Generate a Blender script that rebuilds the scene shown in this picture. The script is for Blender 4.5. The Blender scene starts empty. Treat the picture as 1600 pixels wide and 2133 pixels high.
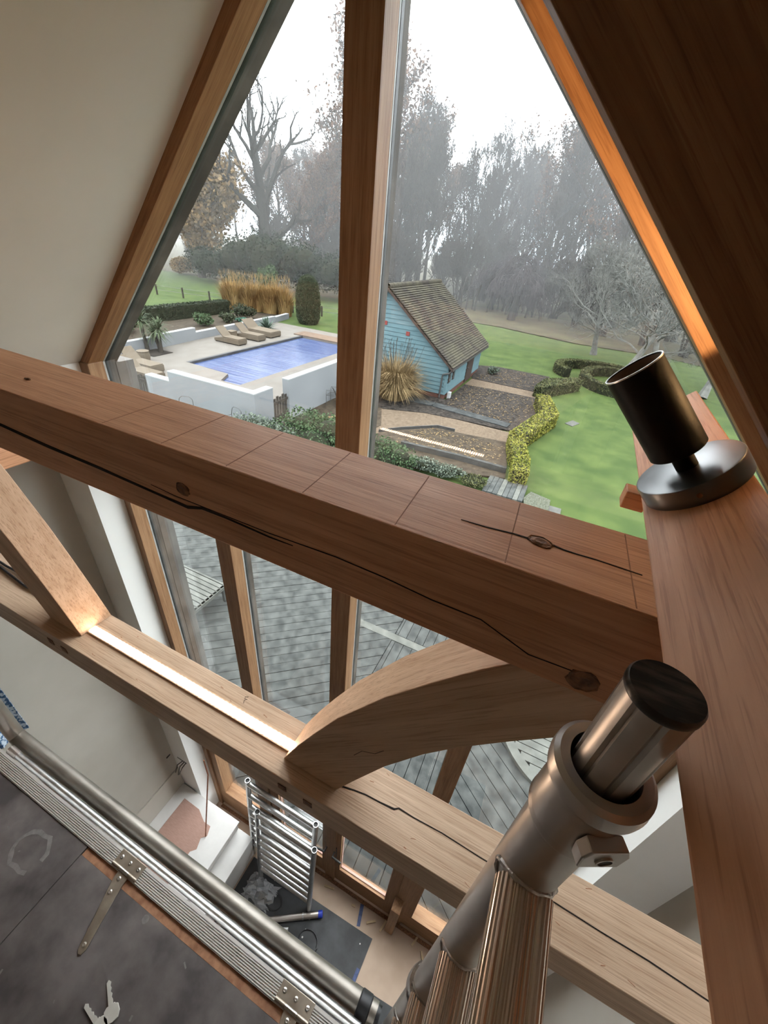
import bpy, bmesh, math, random
from mathutils import Vector, Matrix, noise

# ---------------------------------------------------------------- camera, sky, exposure
scene = bpy.context.scene
COL = scene.collection
HC = 5.4                                   # eye height above the ground floor; coordinates below are measured from the eye
cam_data = bpy.data.cameras.new('camera')
cam_data.sensor_fit = 'HORIZONTAL'
cam_data.sensor_width = 36.0
cam_data.lens = 845.91 / 1600.0 * 36.0
cam_data.clip_start = 0.02
cam_data.clip_end = 600.0
cam = bpy.data.objects.new('camera', cam_data)
COL.objects.link(cam)
right = Vector((0.899471, 0.428787, 0.087142))
down = Vector((0.305992, -0.470830, -0.828455))
fwd = Vector((-0.313705, 0.771541, -0.553613))
cam.matrix_world = Matrix(((right.x, -down.x, -fwd.x, 0), (right.y, -down.y, -fwd.y, 0), (right.z, -down.z, -fwd.z, HC), (0, 0, 0, 1)))
scene.camera = cam

world = bpy.data.worlds.new('overcast_sky')
scene.world = world
world.use_nodes = True
wn = world.node_tree
wn.nodes.clear()
w_out = wn.nodes.new('ShaderNodeOutputWorld')
w_bg = wn.nodes.new('ShaderNodeBackground')
w_tc = wn.nodes.new('ShaderNodeTexCoord')
w_sep = wn.nodes.new('ShaderNodeSeparateXYZ')
w_ramp = wn.nodes.new('ShaderNodeValToRGB')
w_ramp.color_ramp.elements[0].position = 0.0
w_ramp.color_ramp.elements[0].color = (0.42, 0.46, 0.51, 1)
w_ramp.color_ramp.elements[1].position = 0.9
w_ramp.color_ramp.elements[1].color = (0.97, 0.99, 1.0, 1)
wn.links.new(w_tc.outputs['Generated'], w_sep.inputs[0])
wn.links.new(w_sep.outputs['Z'], w_ramp.inputs[0])
wn.links.new(w_ramp.outputs[0], w_bg.inputs['Color'])
w_bg.inputs['Strength'].default_value = 10.5
wn.links.new(w_bg.outputs[0], w_out.inputs['Surface'])

scene.view_settings.view_transform = 'Standard'
scene.view_settings.look = 'None'
scene.view_settings.gamma = 1.0
scene.view_settings.exposure = 0.18
scene.view_settings.use_curve_mapping = False
scene.cycles.use_denoising = True
scene.cycles.use_adaptive_sampling = True
scene.cycles.adaptive_threshold = 0.13
scene.cycles.adaptive_min_samples = 20
scene.cycles.max_bounces = 8
scene.cycles.diffuse_bounces = 4
scene.cycles.glossy_bounces = 4
scene.cycles.transparent_max_bounces = 12
scene.cycles.volume_bounces = 0
scene.cycles.sample_clamp_indirect = 8.0
scene.cycles.caustics_reflective = False
scene.cycles.caustics_refractive = False

# ---------------------------------------------------------------- materials
def new_mat(name):
    m = bpy.data.materials.new(name)
    m.use_nodes = True
    nt = m.node_tree
    return m, nt, nt.nodes['Principled BSDF']

def lnk(nt, a, b):
    nt.links.new(a, b)

def coords(nt, scale=(1, 1, 1), rot=(0, 0, 0)):
    tc = nt.nodes.new('ShaderNodeTexCoord')
    mp = nt.nodes.new('ShaderNodeMapping')
    mp.inputs['Scale'].default_value = scale
    src = tc.outputs['Object']
    if any(rot):                                   # turn the grain first, stretch it afterwards
        mr = nt.nodes.new('ShaderNodeMapping')
        mr.inputs['Rotation'].default_value = rot
        lnk(nt, src, mr.inputs['Vector'])
        src = mr.outputs['Vector']
    lnk(nt, src, mp.inputs['Vector'])
    return mp.outputs['Vector']

def noise_node(nt, vec, scale, detail=4.0, rough=0.55):
    n = nt.nodes.new('ShaderNodeTexNoise')
    n.inputs['Scale'].default_value = scale
    n.inputs['Detail'].default_value = detail
    n.inputs['Roughness'].default_value = rough
    lnk(nt, vec, n.inputs['Vector'])
    return n.outputs['Fac']

def ramp(nt, fac, stops):
    r = nt.nodes.new('ShaderNodeValToRGB')
    cr = r.color_ramp
    while len(cr.elements) < len(stops):
        cr.elements.new(0.5)
    for e, (p, c) in zip(cr.elements, stops):
        e.position = p
        e.color = (c[0], c[1], c[2], 1)
    lnk(nt, fac, r.inputs[0])
    return r.outputs[0]

def mixc(nt, a, b, fac, mode='MIX'):
    m = nt.nodes.new('ShaderNodeMix')
    m.data_type = 'RGBA'
    m.blend_type = mode
    if isinstance(fac, (int, float)):
        m.inputs[0].default_value = fac
    else:
        lnk(nt, fac, m.inputs[0])
    for sock, v in ((m.inputs[6], a), (m.inputs[7], b)):
        if isinstance(v, tuple):
            sock.default_value = (v[0], v[1], v[2], 1)
        else:
            lnk(nt, v, sock)
    return m.outputs[2]

def bump(nt, bsdf, h, strength=0.2, dist=0.01):
    b = nt.nodes.new('ShaderNodeBump')
    b.inputs['Strength'].default_value = strength
    b.inputs['Distance'].default_value = dist
    lnk(nt, h, b.inputs['Height'])
    lnk(nt, b.outputs[0], bsdf.inputs['Normal'])

ALB = 1.0
SPEC = None
def mottled(name, c1, c2, scale=6.0, rough=0.7, metal=0.0, bmp=0.0, bdist=0.01, stretch=(1, 1, 1), spec=0.5, detail=4.0, lo=0.35, hi=0.65):
    spec = SPEC if SPEC is not None and spec == 0.5 else spec
    c1, c2 = tuple(q * ALB for q in c1), tuple(q * ALB for q in c2)
    m, nt, b = new_mat(name)
    v = coords(nt, stretch)
    f = noise_node(nt, v, scale, detail)
    lnk(nt, ramp(nt, f, [(lo, c1), (hi, c2)]), b.inputs['Base Color'])
    b.inputs['Roughness'].default_value = rough
    b.inputs['Metallic'].default_value = metal
    b.inputs['Specular IOR Level'].default_value = spec
    if bmp:
        bump(nt, b, f, bmp, bdist)
    return m

def oak(name, dark, light, axis='X', rough=0.55, rot=(0, 0, 0), grain=1.0):
    m, nt, b = new_mat(name)
    a, t = 2.6 * grain, 58.0 * grain
    sc = {'X': (a, t, t), 'Y': (t, a, t), 'Z': (t, t, a)}[axis]
    v1 = coords(nt, sc, rot)
    f1 = noise_node(nt, v1, 1.0, 5.0, 0.6)
    sc2 = tuple(q * (3.0 if q > 5 else 2.0) for q in sc)
    v2 = coords(nt, sc2, rot)
    f2 = noise_node(nt, v2, 1.7, 3.0, 0.6)
    v3 = coords(nt, (2.2, 2.2, 2.2), rot)
    f3 = noise_node(nt, v3, 1.3, 3.0)
    base = ramp(nt, f1, [(0.26, dark), (0.62, light)])
    fine = ramp(nt, f2, [(0.36, (0.60, 0.52, 0.46)), (0.47, (1, 1, 1))])
    c = mixc(nt, base, fine, 0.55, 'MULTIPLY')
    tone = ramp(nt, f3, [(0.35, (0.86, 0.84, 0.80)), (0.65, (1.0, 1.0, 1.0))])
    c = mixc(nt, c, tone, 0.8, 'MULTIPLY')
    lnk(nt, c, b.inputs['Base Color'])
    b.inputs['Roughness'].default_value = rough
    b.inputs['Specular IOR Level'].default_value = 0.3
    bump(nt, b, f2, 0.25, 0.002)
    return m

M = {}
OD, OL = (0.53, 0.252, 0.132), (0.73, 0.385, 0.222)
M['oak_x'] = oak('oak_along_span', OD, OL, 'X')
M['oak_y'] = oak('oak_along_depth', OD, OL, 'Y')
M['oak_z'] = oak('oak_upright', OD, OL, 'Z')
PD, PL = (0.46, 0.310, 0.205), (0.66, 0.485, 0.350)
M['pale_x'] = oak('pale_oak_span', PD, PL, 'X')
M['pale_brace_l'] = oak('pale_oak_brace_mirrored', (0.52, 0.325, 0.200), (0.68, 0.46, 0.31), 'X', rot=(0, math.radians(-48), 0))
M['pale_brace'] = oak('pale_oak_brace', (0.52, 0.325, 0.200), (0.68, 0.46, 0.31), 'X', rot=(0, math.radians(48), 0))
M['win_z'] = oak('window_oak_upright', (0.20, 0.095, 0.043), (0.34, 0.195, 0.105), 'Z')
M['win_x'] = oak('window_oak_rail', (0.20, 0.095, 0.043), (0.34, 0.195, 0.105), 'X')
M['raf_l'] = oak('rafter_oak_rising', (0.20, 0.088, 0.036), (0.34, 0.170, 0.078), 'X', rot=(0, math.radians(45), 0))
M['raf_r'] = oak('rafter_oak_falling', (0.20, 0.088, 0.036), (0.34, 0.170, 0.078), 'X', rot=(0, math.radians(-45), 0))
M['weathered'] = mottled('weathered_grey_wood', (0.030, 0.026, 0.022), (0.095, 0.082, 0.070), 5, 0.8, bmp=0.3, stretch=(1, 1, 1))
M['crack'] = mottled('dark_crack', (0.006, 0.003, 0.002), (0.015, 0.007, 0.004), 20, 0.9)
M['knot'] = mottled('knot_wood', (0.09, 0.040, 0.018), (0.30, 0.14, 0.065), 90, 0.7, bmp=0.4, bdist=0.003)
M['sawline'] = mottled('saw_line', (0.30, 0.135, 0.07), (0.38, 0.18, 0.095), 30, 0.8)
M['plaster'] = mottled('shaded_plaster', (0.44, 0.405, 0.35), (0.49, 0.455, 0.40), 2.0, 0.85, bmp=0.03)  # white plaster toned down: shade on the side walls put into the colour
M['reveal'] = mottled('lit_reveal_plaster', (0.84, 0.83, 0.80), (0.88, 0.87, 0.845), 2.0, 0.85, bmp=0.03)  # lighter copy of the wall plaster, strong window light put into the colour
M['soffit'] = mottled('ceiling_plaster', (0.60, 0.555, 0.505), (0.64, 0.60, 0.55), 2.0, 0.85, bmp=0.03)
M['boxwhite'] = mottled('white_board', (0.68, 0.66, 0.64), (0.76, 0.74, 0.72), 5, 0.6)
M['pinkplaster'] = mottled('pink_paper', (0.40, 0.235, 0.19), (0.48, 0.30, 0.245), 20, 0.8, stretch=(1, 12, 1))
M['floorboard'] = mottled('floor_protection_board', (0.40, 0.29, 0.215), (0.52, 0.395, 0.305), 2.2, 0.75, bmp=0.05)
M['blacksheet'] = mottled('black_rubber_sheet', (0.022, 0.023, 0.025), (0.055, 0.058, 0.062), 6, 0.55, bmp=0.1)
M['gasket'] = mottled('black_gasket', (0.012, 0.012, 0.012), (0.03, 0.03, 0.03), 20, 0.5)
M['bead'] = mottled('grey_glazing_bead', (0.32, 0.31, 0.30), (0.42, 0.41, 0.40), 20, 0.5)
M['alu'] = mottled('brushed_aluminium', (0.50, 0.50, 0.50), (0.72, 0.72, 0.72), 10, 0.32, 1.0, bmp=0.03, stretch=(3, 3, 30))
M['alu_dull'] = mottled('dull_aluminium_tube', (0.42, 0.375, 0.34), (0.62, 0.575, 0.54), 5, 0.36, 0.95, bmp=0.04)
M['alu_trim'] = mottled('ribbed_aluminium_trim', (0.72, 0.69, 0.66), (0.80, 0.77, 0.74), 4, 0.40, 0.55)
M['alu_rung'] = mottled('grooved_aluminium_rung', (0.74, 0.66, 0.60), (0.80, 0.72, 0.66), 3, 0.27, 1.0)
M['tube_brown'] = mottled('dirty_galvanised_tube', (0.20, 0.175, 0.15), (0.33, 0.30, 0.265), 5, 0.46, 0.85, bmp=0.03)
M['weld'] = mottled('weld_bead', (0.38, 0.33, 0.30), (0.62, 0.58, 0.55), 60, 0.3, 1.0, bmp=0.5)
M['hinge'] = mottled('zinc_hinge', (0.30, 0.25, 0.20), (0.46, 0.40, 0.33), 16, 0.42, 0.85)
M['rivet'] = mottled('rivet_metal', (0.55, 0.53, 0.50), (0.7, 0.68, 0.66), 16, 0.3, 1.0)
M['ply'] = mottled('dark_phenolic_ply', (0.060, 0.050, 0.049), (0.155, 0.132, 0.126), 9, 0.62, bmp=0.25, bdist=0.004, detail=7)
M['ply_edge'] = mottled('ply_edge', (0.23, 0.10, 0.05), (0.40, 0.20, 0.11), 40, 0.7, stretch=(1, 1, 12))
M['scuff'] = mottled('scuff_mark', (0.15, 0.135, 0.13), (0.22, 0.20, 0.19), 60, 0.8)
M['blackcap'] = mottled('black_rubber_cap', (0.010, 0.009, 0.009), (0.11, 0.08, 0.065), 60, 0.36, stretch=(0.5, 2.6, 1), lo=0.45, hi=0.75, bmp=0.15, bdist=0.002)
M['lampblack'] = mottled('satin_black_lamp', (0.003, 0.003, 0.003), (0.004, 0.004, 0.004), 30, 0.45, spec=0.10)
M['lampbase'] = mottled('satin_black_base', (0.010, 0.010, 0.010), (0.014, 0.014, 0.014), 30, 0.30, spec=1.0)
M['lampbase'].node_tree.nodes['Principled BSDF'].inputs['Coat Weight'].default_value = 1.0
M['lampbase'].node_tree.nodes['Principled BSDF'].inputs['Coat Roughness'].default_value = 0.3
M['lampinner'] = mottled('lamp_inner_bronze', (0.10, 0.055, 0.035), (0.15, 0.085, 0.055), 30, 0.35)
M['key'] = mottled('nickel_key', (0.74, 0.72, 0.66), (0.85, 0.83, 0.78), 30, 0.30, 0.45)
M['copper'] = mottled('copper_rod', (0.33, 0.13, 0.07), (0.45, 0.20, 0.11), 30, 0.4, 0.4)
M['bluecap'] = mottled('blue_plastic', (0.01, 0.03, 0.33), (0.02, 0.05, 0.45), 20, 0.4)
M['bluetape'] = mottled('blue_tape', (0.03, 0.05, 0.14), (0.08, 0.11, 0.24), 30, 0.6)
M['cable'] = mottled('black_cable', (0.01, 0.01, 0.012), (0.02, 0.02, 0.022), 20, 0.5)
M['bluecloth'] = mottled('blue_patterned_cloth', (0.05, 0.12, 0.24), (0.5, 0.58, 0.66), 45, 0.9, lo=0.47, hi=0.53)
M['scrap'] = mottled('wood_offcut', (0.45, 0.33, 0.2), (0.6, 0.46, 0.3), 20, 0.8)
M['iron'] = mottled('black_iron', (0.015, 0.015, 0.015), (0.035, 0.033, 0.03), 20, 0.5)

def bag_material():
    m, nt, b = new_mat('clear_polythene')
    b.inputs['Base Color'].default_value = (0.75, 0.76, 0.78, 1)
    b.inputs['Roughness'].default_value = 0.25
    b.inputs['Alpha'].default_value = 0.45
    return m
M['bag'] = bag_material()

def glass_material():
    m = bpy.data.materials.new('window_glass')
    m.use_nodes = True
    nt = m.node_tree
    nt.nodes.clear()
    out = nt.nodes.new('ShaderNodeOutputMaterial')
    tr = nt.nodes.new('ShaderNodeBsdfTransparent')
    tr.inputs[0].default_value = (0.965, 0.98, 0.975, 1)
    gl = nt.nodes.new('ShaderNodeBsdfGlossy')
    gl.inputs['Roughness'].default_value = 0.0
    lw = nt.nodes.new('ShaderNodeLayerWeight')
    lw.inputs['Blend'].default_value = 0.5
    pw = nt.nodes.new('ShaderNodeMath'); pw.operation = 'POWER'; pw.inputs[1].default_value = 5.0
    lnk(nt, lw.outputs['Facing'], pw.inputs[0])
    fr = nt.nodes.new('ShaderNodeMath'); fr.operation = 'MULTIPLY_ADD'
    fr.inputs[1].default_value = 0.955; fr.inputs[2].default_value = 0.045
    lnk(nt, pw.outputs[0], fr.inputs[0])
    mx = nt.nodes.new('ShaderNodeMixShader')
    lnk(nt, fr.outputs[0], mx.inputs[0])
    lnk(nt, tr.outputs[0], mx.inputs[1])
    lnk(nt, gl.outputs[0], mx.inputs[2])
    lnk(nt, mx.outputs[0], out.inputs['Surface'])
    return m
M['glass'] = glass_material()

def emitter(name, color, strength, dots=0.0):
    m = bpy.data.materials.new(name)
    m.use_nodes = True
    nt = m.node_tree
    nt.nodes.clear()
    out = nt.nodes.new('ShaderNodeOutputMaterial')
    em = nt.nodes.new('ShaderNodeEmission')
    em.inputs['Color'].default_value = (*color, 1)
    em.inputs['Strength'].default_value = strength
    if dots:
        tc = nt.nodes.new('ShaderNodeTexCoord')
        sp = nt.nodes.new('ShaderNodeSeparateXYZ')
        lnk(nt, tc.outputs['Object'], sp.inputs[0])
        k = nt.nodes.new('ShaderNodeMath'); k.operation = 'MULTIPLY'; k.inputs[1].default_value = 2 * math.pi / dots
        lnk(nt, sp.outputs[0], k.inputs[0])
        s = nt.nodes.new('ShaderNodeMath'); s.operation = 'SINE'
        lnk(nt, k.outputs[0], s.inputs[0])
        mr = nt.nodes.new('ShaderNodeMapRange')
        mr.inputs[1].default_value = -0.4; mr.inputs[2].default_value = 0.6
        mr.inputs[3].default_value = strength * 0.25; mr.inputs[4].default_value = strength * 1.6
        lnk(nt, s.outputs[0], mr.inputs[0])
        lnk(nt, mr.outputs[0], em.inputs['Strength'])
    lnk(nt, em.outputs[0], out.inputs['Surface'])
    return m
M['led'] = emitter('warm_led', (1.0, 0.72, 0.51), 36.0, dots=0.0135)
M['led_rear_assumed'] = emitter('assumed_warm_led_dimmed', (1.0, 0.66, 0.42), 3.0, dots=0.0135)

# garden materials
ALB = 0.34
SPEC = 0.12
M['lawn'] = mottled('lawn_grass', (0.042, 0.082, 0.016), (0.112, 0.158, 0.038), 1.1, 0.9, bmp=0.35, bdist=0.04, detail=12, lo=0.28, hi=0.72)
M['rough'] = mottled('leaf_litter_ground', (0.075, 0.060, 0.038), (0.12, 0.11, 0.055), 0.5, 0.95, detail=8)
M['soil'] = mottled('dark_mulch_soil', (0.012, 0.010, 0.009), (0.085, 0.07, 0.058), 9, 0.95, bmp=0.6, bdist=0.04, detail=8)
M['soil_b'] = mottled('brown_mulch_soil', (0.045, 0.034, 0.024), (0.11, 0.085, 0.058), 7, 0.95, bmp=0.6, bdist=0.04, detail=8)
M['gravel'] = mottled('tan_gravel_path', (0.16, 0.115, 0.078), (0.25, 0.19, 0.135), 14, 0.95, bmp=0.3, detail=8)
M['stone'] = mottled('pale_pebbles', (0.07, 0.08, 0.05), (0.20, 0.205, 0.16), 30, 0.9, bmp=0.5, detail=6)
M['terrace'] = mottled('limestone_terrace', (0.235, 0.21, 0.185), (0.275, 0.25, 0.225), 1.5, 0.85)
M['render_white'] = mottled('white_render', (0.33, 0.345, 0.36), (0.37, 0.385, 0.40), 0.8, 0.9)
M['coping'] = mottled('white_coping', (0.52, 0.53, 0.53), (0.60, 0.61, 0.61), 1.0, 0.85)
M['pooledge'] = mottled('shaded_pool_edge', (0.07, 0.07, 0.075), (0.12, 0.12, 0.125), 3, 0.7)
M['pool'] = mottled('blue_pool_cover', (0.060, 0.098, 0.25), (0.16, 0.205, 0.36), 1.6, 0.25, stretch=(0.25, 5.0, 1), spec=0.3, lo=0.42, hi=0.7)
M['poolwood'] = mottled('pool_timber', (0.20, 0.135, 0.095), (0.27, 0.19, 0.14), 4, 0.8)
M['rattan'] = mottled('tan_rattan', (0.185, 0.145, 0.105), (0.245, 0.20, 0.15), 30, 0.85, bmp=0.2)
M['picket'] = mottled('weathered_picket', (0.05, 0.043, 0.035), (0.11, 0.095, 0.08), 12, 0.9)
M['blueboard'] = mottled('blue_weatherboard', (0.15, 0.255, 0.285), (0.19, 0.305, 0.335), 2.2, 0.7, stretch=(1, 1, 4))
M['tile'] = mottled('mossy_roof_tile', (0.055, 0.045, 0.040), (0.115, 0.104, 0.070), 1.5, 0.9, detail=8)
M['brick'] = mottled('red_brick_plinth', (0.14, 0.065, 0.048), (0.21, 0.105, 0.08), 8, 0.9)
M['shedwood'] = mottled('brown_shed_frame', (0.055, 0.038, 0.032), (0.10, 0.07, 0.055), 6, 0.8)
M['redsq'] = mottled('red_vent_plate', (0.30, 0.06, 0.055), (0.36, 0.09, 0.08), 6, 0.7)
M['shedglass'] = mottled('dark_shed_pane', (0.05, 0.085, 0.095), (0.10, 0.15, 0.16), 2, 0.12)
M['bark'] = mottled('grey_bark', (0.055, 0.047, 0.040), (0.11, 0.095, 0.082), 3, 0.95)
M['bark_dead'] = mottled('dead_oak_bark', (0.030, 0.028, 0.024), (0.065, 0.060, 0.052), 3, 0.95)
M['bark_pale'] = mottled('pale_lichen_bark', (0.20, 0.20, 0.185), (0.33, 0.33, 0.30), 6, 0.95)
M['bark_dark'] = mottled('dark_bark', (0.035, 0.032, 0.030), (0.06, 0.055, 0.05), 4, 0.95)
M['twig_violet'] = mottled('violet_grey_twigs', (0.075, 0.062, 0.066), (0.115, 0.098, 0.10), 3, 0.95)

def leafmat(name, c1, c2, scale=3.0):
    m = mottled(name, c1, c2, scale, 0.75, detail=6, lo=0.38, hi=0.62)
    return m
M['leaf_brown'] = leafmat('russet_leaves', (0.16, 0.085, 0.055), (0.27, 0.155, 0.10), 1.2)
M['leaf_gold'] = leafmat('golden_leaves', (0.24, 0.150, 0.062), (0.40, 0.26, 0.11), 1.2)
M['leaf_dark'] = leafmat('evergreen_leaves', (0.010, 0.020, 0.012), (0.030, 0.050, 0.024), 0.8)
M['leaf_holly'] = leafmat('bright_evergreen_leaves', (0.045, 0.085, 0.030), (0.085, 0.14, 0.05), 1.5)
M['leaf_yew'] = leafmat('yew_leaves', (0.035, 0.050, 0.024), (0.085, 0.105, 0.05), 6)
M['leaf_box'] = leafmat('box_hedge_leaves', (0.15, 0.175, 0.022), (0.42, 0.40, 0.070), 5)
M['leaf_boxdk'] = leafmat('dark_box_hedge_leaves', (0.07, 0.082, 0.034), (0.17, 0.175, 0.07), 5)
M['core'] = mottled('hedge_core', (0.018, 0.022, 0.012), (0.035, 0.04, 0.02), 5, 0.95)
M['leaf_shrub'] = leafmat('shrub_leaves', (0.035, 0.075, 0.028), (0.11, 0.17, 0.075), 6)
M['leaf_silver'] = leafmat('silver_leaves', (0.11, 0.145, 0.105), (0.24, 0.28, 0.22), 8)
M['grass_tan'] = leafmat('tan_grass_blades', (0.28, 0.185, 0.085), (0.47, 0.335, 0.17), 4)
M['grass_orange'] = leafmat('orange_grass_blades', (0.36, 0.20, 0.075), (0.56, 0.36, 0.14), 1.3)
M['palm'] = leafmat('palm_leaves', (0.055, 0.09, 0.04), (0.16, 0.20, 0.11), 5)
M['agave'] = leafmat('blue_green_agave', (0.09, 0.15, 0.11), (0.19, 0.26, 0.20), 5)
M['hedge_dark'] = leafmat('dark_hedge_leaves', (0.016, 0.026, 0.014), (0.040, 0.058, 0.026), 4)
M['net'] = mottled('green_netting', (0.06, 0.20, 0.14), (0.12, 0.30, 0.22), 20, 0.8)
M['deck'] = mottled('weathered_deck_board', (0.055, 0.060, 0.058), (0.135, 0.143, 0.136), 7, 0.75, bmp=0.3, stretch=(1, 1, 1), detail=7)
M['deck_pale'] = mottled('pale_deck_board', (0.14, 0.145, 0.13), (0.235, 0.24, 0.215), 7, 0.75, bmp=0.3, detail=7)
M['decksub'] = mottled('dark_joist_void', (0.02, 0.02, 0.02), (0.04, 0.04, 0.038), 7, 0.9)
M['slate'] = mottled('grey_bed_edging', (0.045, 0.05, 0.05), (0.095, 0.10, 0.10), 5, 0.85)
M['slab'] = mottled('stone_slab', (0.13, 0.13, 0.12), (0.18, 0.18, 0.16), 8, 0.9)

# ---------------------------------------------------------------- mesh helpers
class MB:
    def __init__(self):
        self.v = []
        self.f = []
    def add(self, vs, fs):
        o = len(self.v)
        self.v += [tuple(p) for p in vs]
        self.f += [tuple(i + o for i in f) for f in fs]
        return self
    def box(self, x0, x1, y0, y1, z0, z1):
        return self.add([(x0, y0, z0), (x1, y0, z0), (x1, y1, z0), (x0, y1, z0), (x0, y0, z1), (x1, y0, z1), (x1, y1, z1), (x0, y1, z1)],
                        [(0, 3, 2, 1), (4, 5, 6, 7), (0, 1, 5, 4), (1, 2, 6, 5), (2, 3, 7, 6), (3, 0, 4, 7)])
    def prism(self, poly, axis, a0, a1):
        """extrude a 2D polygon; axis 'y': poly is (x,z); 'z': (x,y); 'x': (y,z)"""
        def P(p, a):
            return {'y': (p[0], a, p[1]), 'z': (p[0], p[1], a), 'x': (a, p[0], p[1])}[axis]
        n = len(poly)
        vs = [P(p, a0) for p in poly] + [P(p, a1) for p in poly]
        fs = [tuple(range(n)), tuple(range(2 * n - 1, n - 1, -1))]
        fs += [(i, n + i, n + (i + 1) % n, (i + 1) % n) for i in range(n)]
        return self.add(vs, fs)
    def frust(self, p0, p1, r0, r1, n=12, cap=True):
        p0, p1 = Vector(p0), Vector(p1)
        d = (p1 - p0)
        if d.length < 1e-9:
            return self
        d.normalize()
        a = d.orthogonal().normalized()
        b = d.cross(a)
        vs = []
        for p, r in ((p0, r0), (p1, r1)):
            for i in range(n):
                t = 2 * math.pi * i / n
                vs.append(p + a * (r * math.cos(t)) + b * (r * math.sin(t)))
        fs = [(i, (i + 1) % n, n + (i + 1) % n, n + i) for i in range(n)]
        if cap:
            fs += [tuple(range(n - 1, -1, -1)), tuple(range(n, 2 * n))]
        return self.add(vs, fs)
    def ring(self, p0, p1, ro, ri, n=32):
        """hollow cylinder with annular ends"""
        p0, p1 = Vector(p0), Vector(p1)
        d = (p1 - p0).normalized()
        a = d.orthogonal().normalized()
        b = d.cross(a)
        vs = []
        for p, r in ((p0, ro), (p1, ro), (p1, ri), (p0, ri)):
            for i in range(n):
                t = 2 * math.pi * i / n
                vs.append(p + a * (r * math.cos(t)) + b * (r * math.sin(t)))
        fs = []
        for k in range(4):
            for i in range(n):
                j = (i + 1) % n
                fs.append((k * n + i, k * n + j, ((k + 1) % 4) * n + j, ((k + 1) % 4) * n + i))
        return self.add(vs, fs)
    def tube(self, pts, r, n=8):
        pts = [Vector(p) for p in pts]
        rs = r if isinstance(r, (list, tuple)) else [r] * len(pts)
        o = len(self.v)
        prev = None
        for k, p in enumerate(pts):
            d = (pts[min(k + 1, len(pts) - 1)] - pts[max(k - 1, 0)])
            d = d.normalized() if d.length > 1e-9 else Vector((0, 0, 1))
            a = d.orthogonal().normalized() if prev is None else (prev - d * prev.dot(d))
            if a.length < 1e-6:
                a = d.orthogonal()
            a.normalize()
            prev = a
            b = d.cross(a)
            for i in range(n):
                t = 2 * math.pi * i / n
                self.v.append(tuple(p + a * (rs[k] * math.cos(t)) + b * (rs[k] * math.sin(t))))
        for k in range(len(pts) - 1):
            for i in range(n):
                j = (i + 1) % n
                self.f.append((o + k * n + i, o + k * n + j, o + (k + 1) * n + j, o + (k + 1) * n + i))
        self.f.append(tuple(o + i for i in range(n - 1, -1, -1)))
        self.f.append(tuple(o + (len(pts) - 1) * n + i for i in range(n)))
        return self
    def lathe(self, origin, axis, prof, n=32):
        """prof: list of (radius, height along axis); closed ends when radius 0"""
        o3, d = Vector(origin), Vector(axis).normalized()
        a = d.orthogonal().normalized()
        b = d.cross(a)
        o = len(self.v)
        for r, h in prof:
            for i in range(n):
                t = 2 * math.pi * i / n
                self.v.append(tuple(o3 + d * h + a * (r * math.cos(t)) + b * (r * math.sin(t))))
        for k in range(len(prof) - 1):
            for i in range(n):
                j = (i + 1) % n
                self.f.append((o + k * n + i, o + k * n + j, o + (k + 1) * n + j, o + (k + 1) * n + i))
        return self
    def ribbon(self, pts, w, normal, t=0.0006):
        """thin raised strip following pts on a face with the given normal"""
        nn = Vector(normal).normalized()
        pts = [Vector(p) for p in pts]
        ws = w if isinstance(w, (list, tuple)) else [w] * len(pts)
        o = len(self.v)
        for k, p in enumerate(pts):
            d = pts[min(k + 1, len(pts) - 1)] - pts[max(k - 1, 0)]
            s = d.cross(nn).normalized() * (ws[k] / 2)
            for q in (p - s, p + s, p + s + nn * t, p - s + nn * t):
                self.v.append(tuple(q))
        for k in range(len(pts) - 1):
            for i in range(4):
                j = (i + 1) % 4
                self.f.append((o + 4 * k + i, o + 4 * k + j, o + 4 * k + 4 + j, o + 4 * k + 4 + i))
        self.f.append((o + 3, o + 2, o + 1, o))
        e = o + 4 * (len(pts) - 1)
        self.f.append((e, e + 1, e + 2, e + 3))
        return self
    def build(self, name, mat, parent=None, local=False, smooth=False, bevel=0.0, origin=None):
        me = bpy.data.meshes.new(name)
        if local:
            vs = self.v
            loc = (0, 0, 0)
        else:
            if parent is not None:
                base = WORLD[parent.name]
                loc = (0, 0, 0)
            else:
                base = Vector(origin) if origin else Vector((sum(p[0] for p in self.v) / len(self.v), sum(p[1] for p in self.v) / len(self.v), min(p[2] for p in self.v)))
                loc = (base.x, base.y, base.z + HC)
            vs = [(p[0] - base.x, p[1] - base.y, p[2] - base.z) for p in self.v]
        me.from_pydata(vs, [], self.f)
        me.validate(clean_customdata=False)
        bm = bmesh.new()
        bm.from_mesh(me)
        bmesh.ops.recalc_face_normals(bm, faces=bm.faces)
        bm.to_mesh(me)
        bm.free()
        me.materials.append(M[mat])
        o = bpy.data.objects.new(name, me)
        COL.objects.link(o)
        o.location = loc
        if parent is not None:
            o.parent = parent
            if not local:
                WORLD[o.name] = WORLD[parent.name]
        elif not local:
            WORLD[o.name] = base
        if smooth:
            for p in me.polygons:
                p.use_smooth = True
            try:
                me.set_sharp_from_angle(angle=math.radians(35))
            except Exception:
                pass
        if bevel:
            md = o.modifiers.new('worn_edges', 'BEVEL')
            md.width = bevel
            md.segments = 2
            md.limit_method = 'ANGLE'
            md.angle_limit = math.radians(40)
        return o

WORLD = {}

def tag(o, label=None, cat=None, group=None, kind=None):
    if label: o['label'] = label
    if cat: o['category'] = cat
    if group: o['group'] = group
    if kind: o['kind'] = kind
    return o

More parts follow.
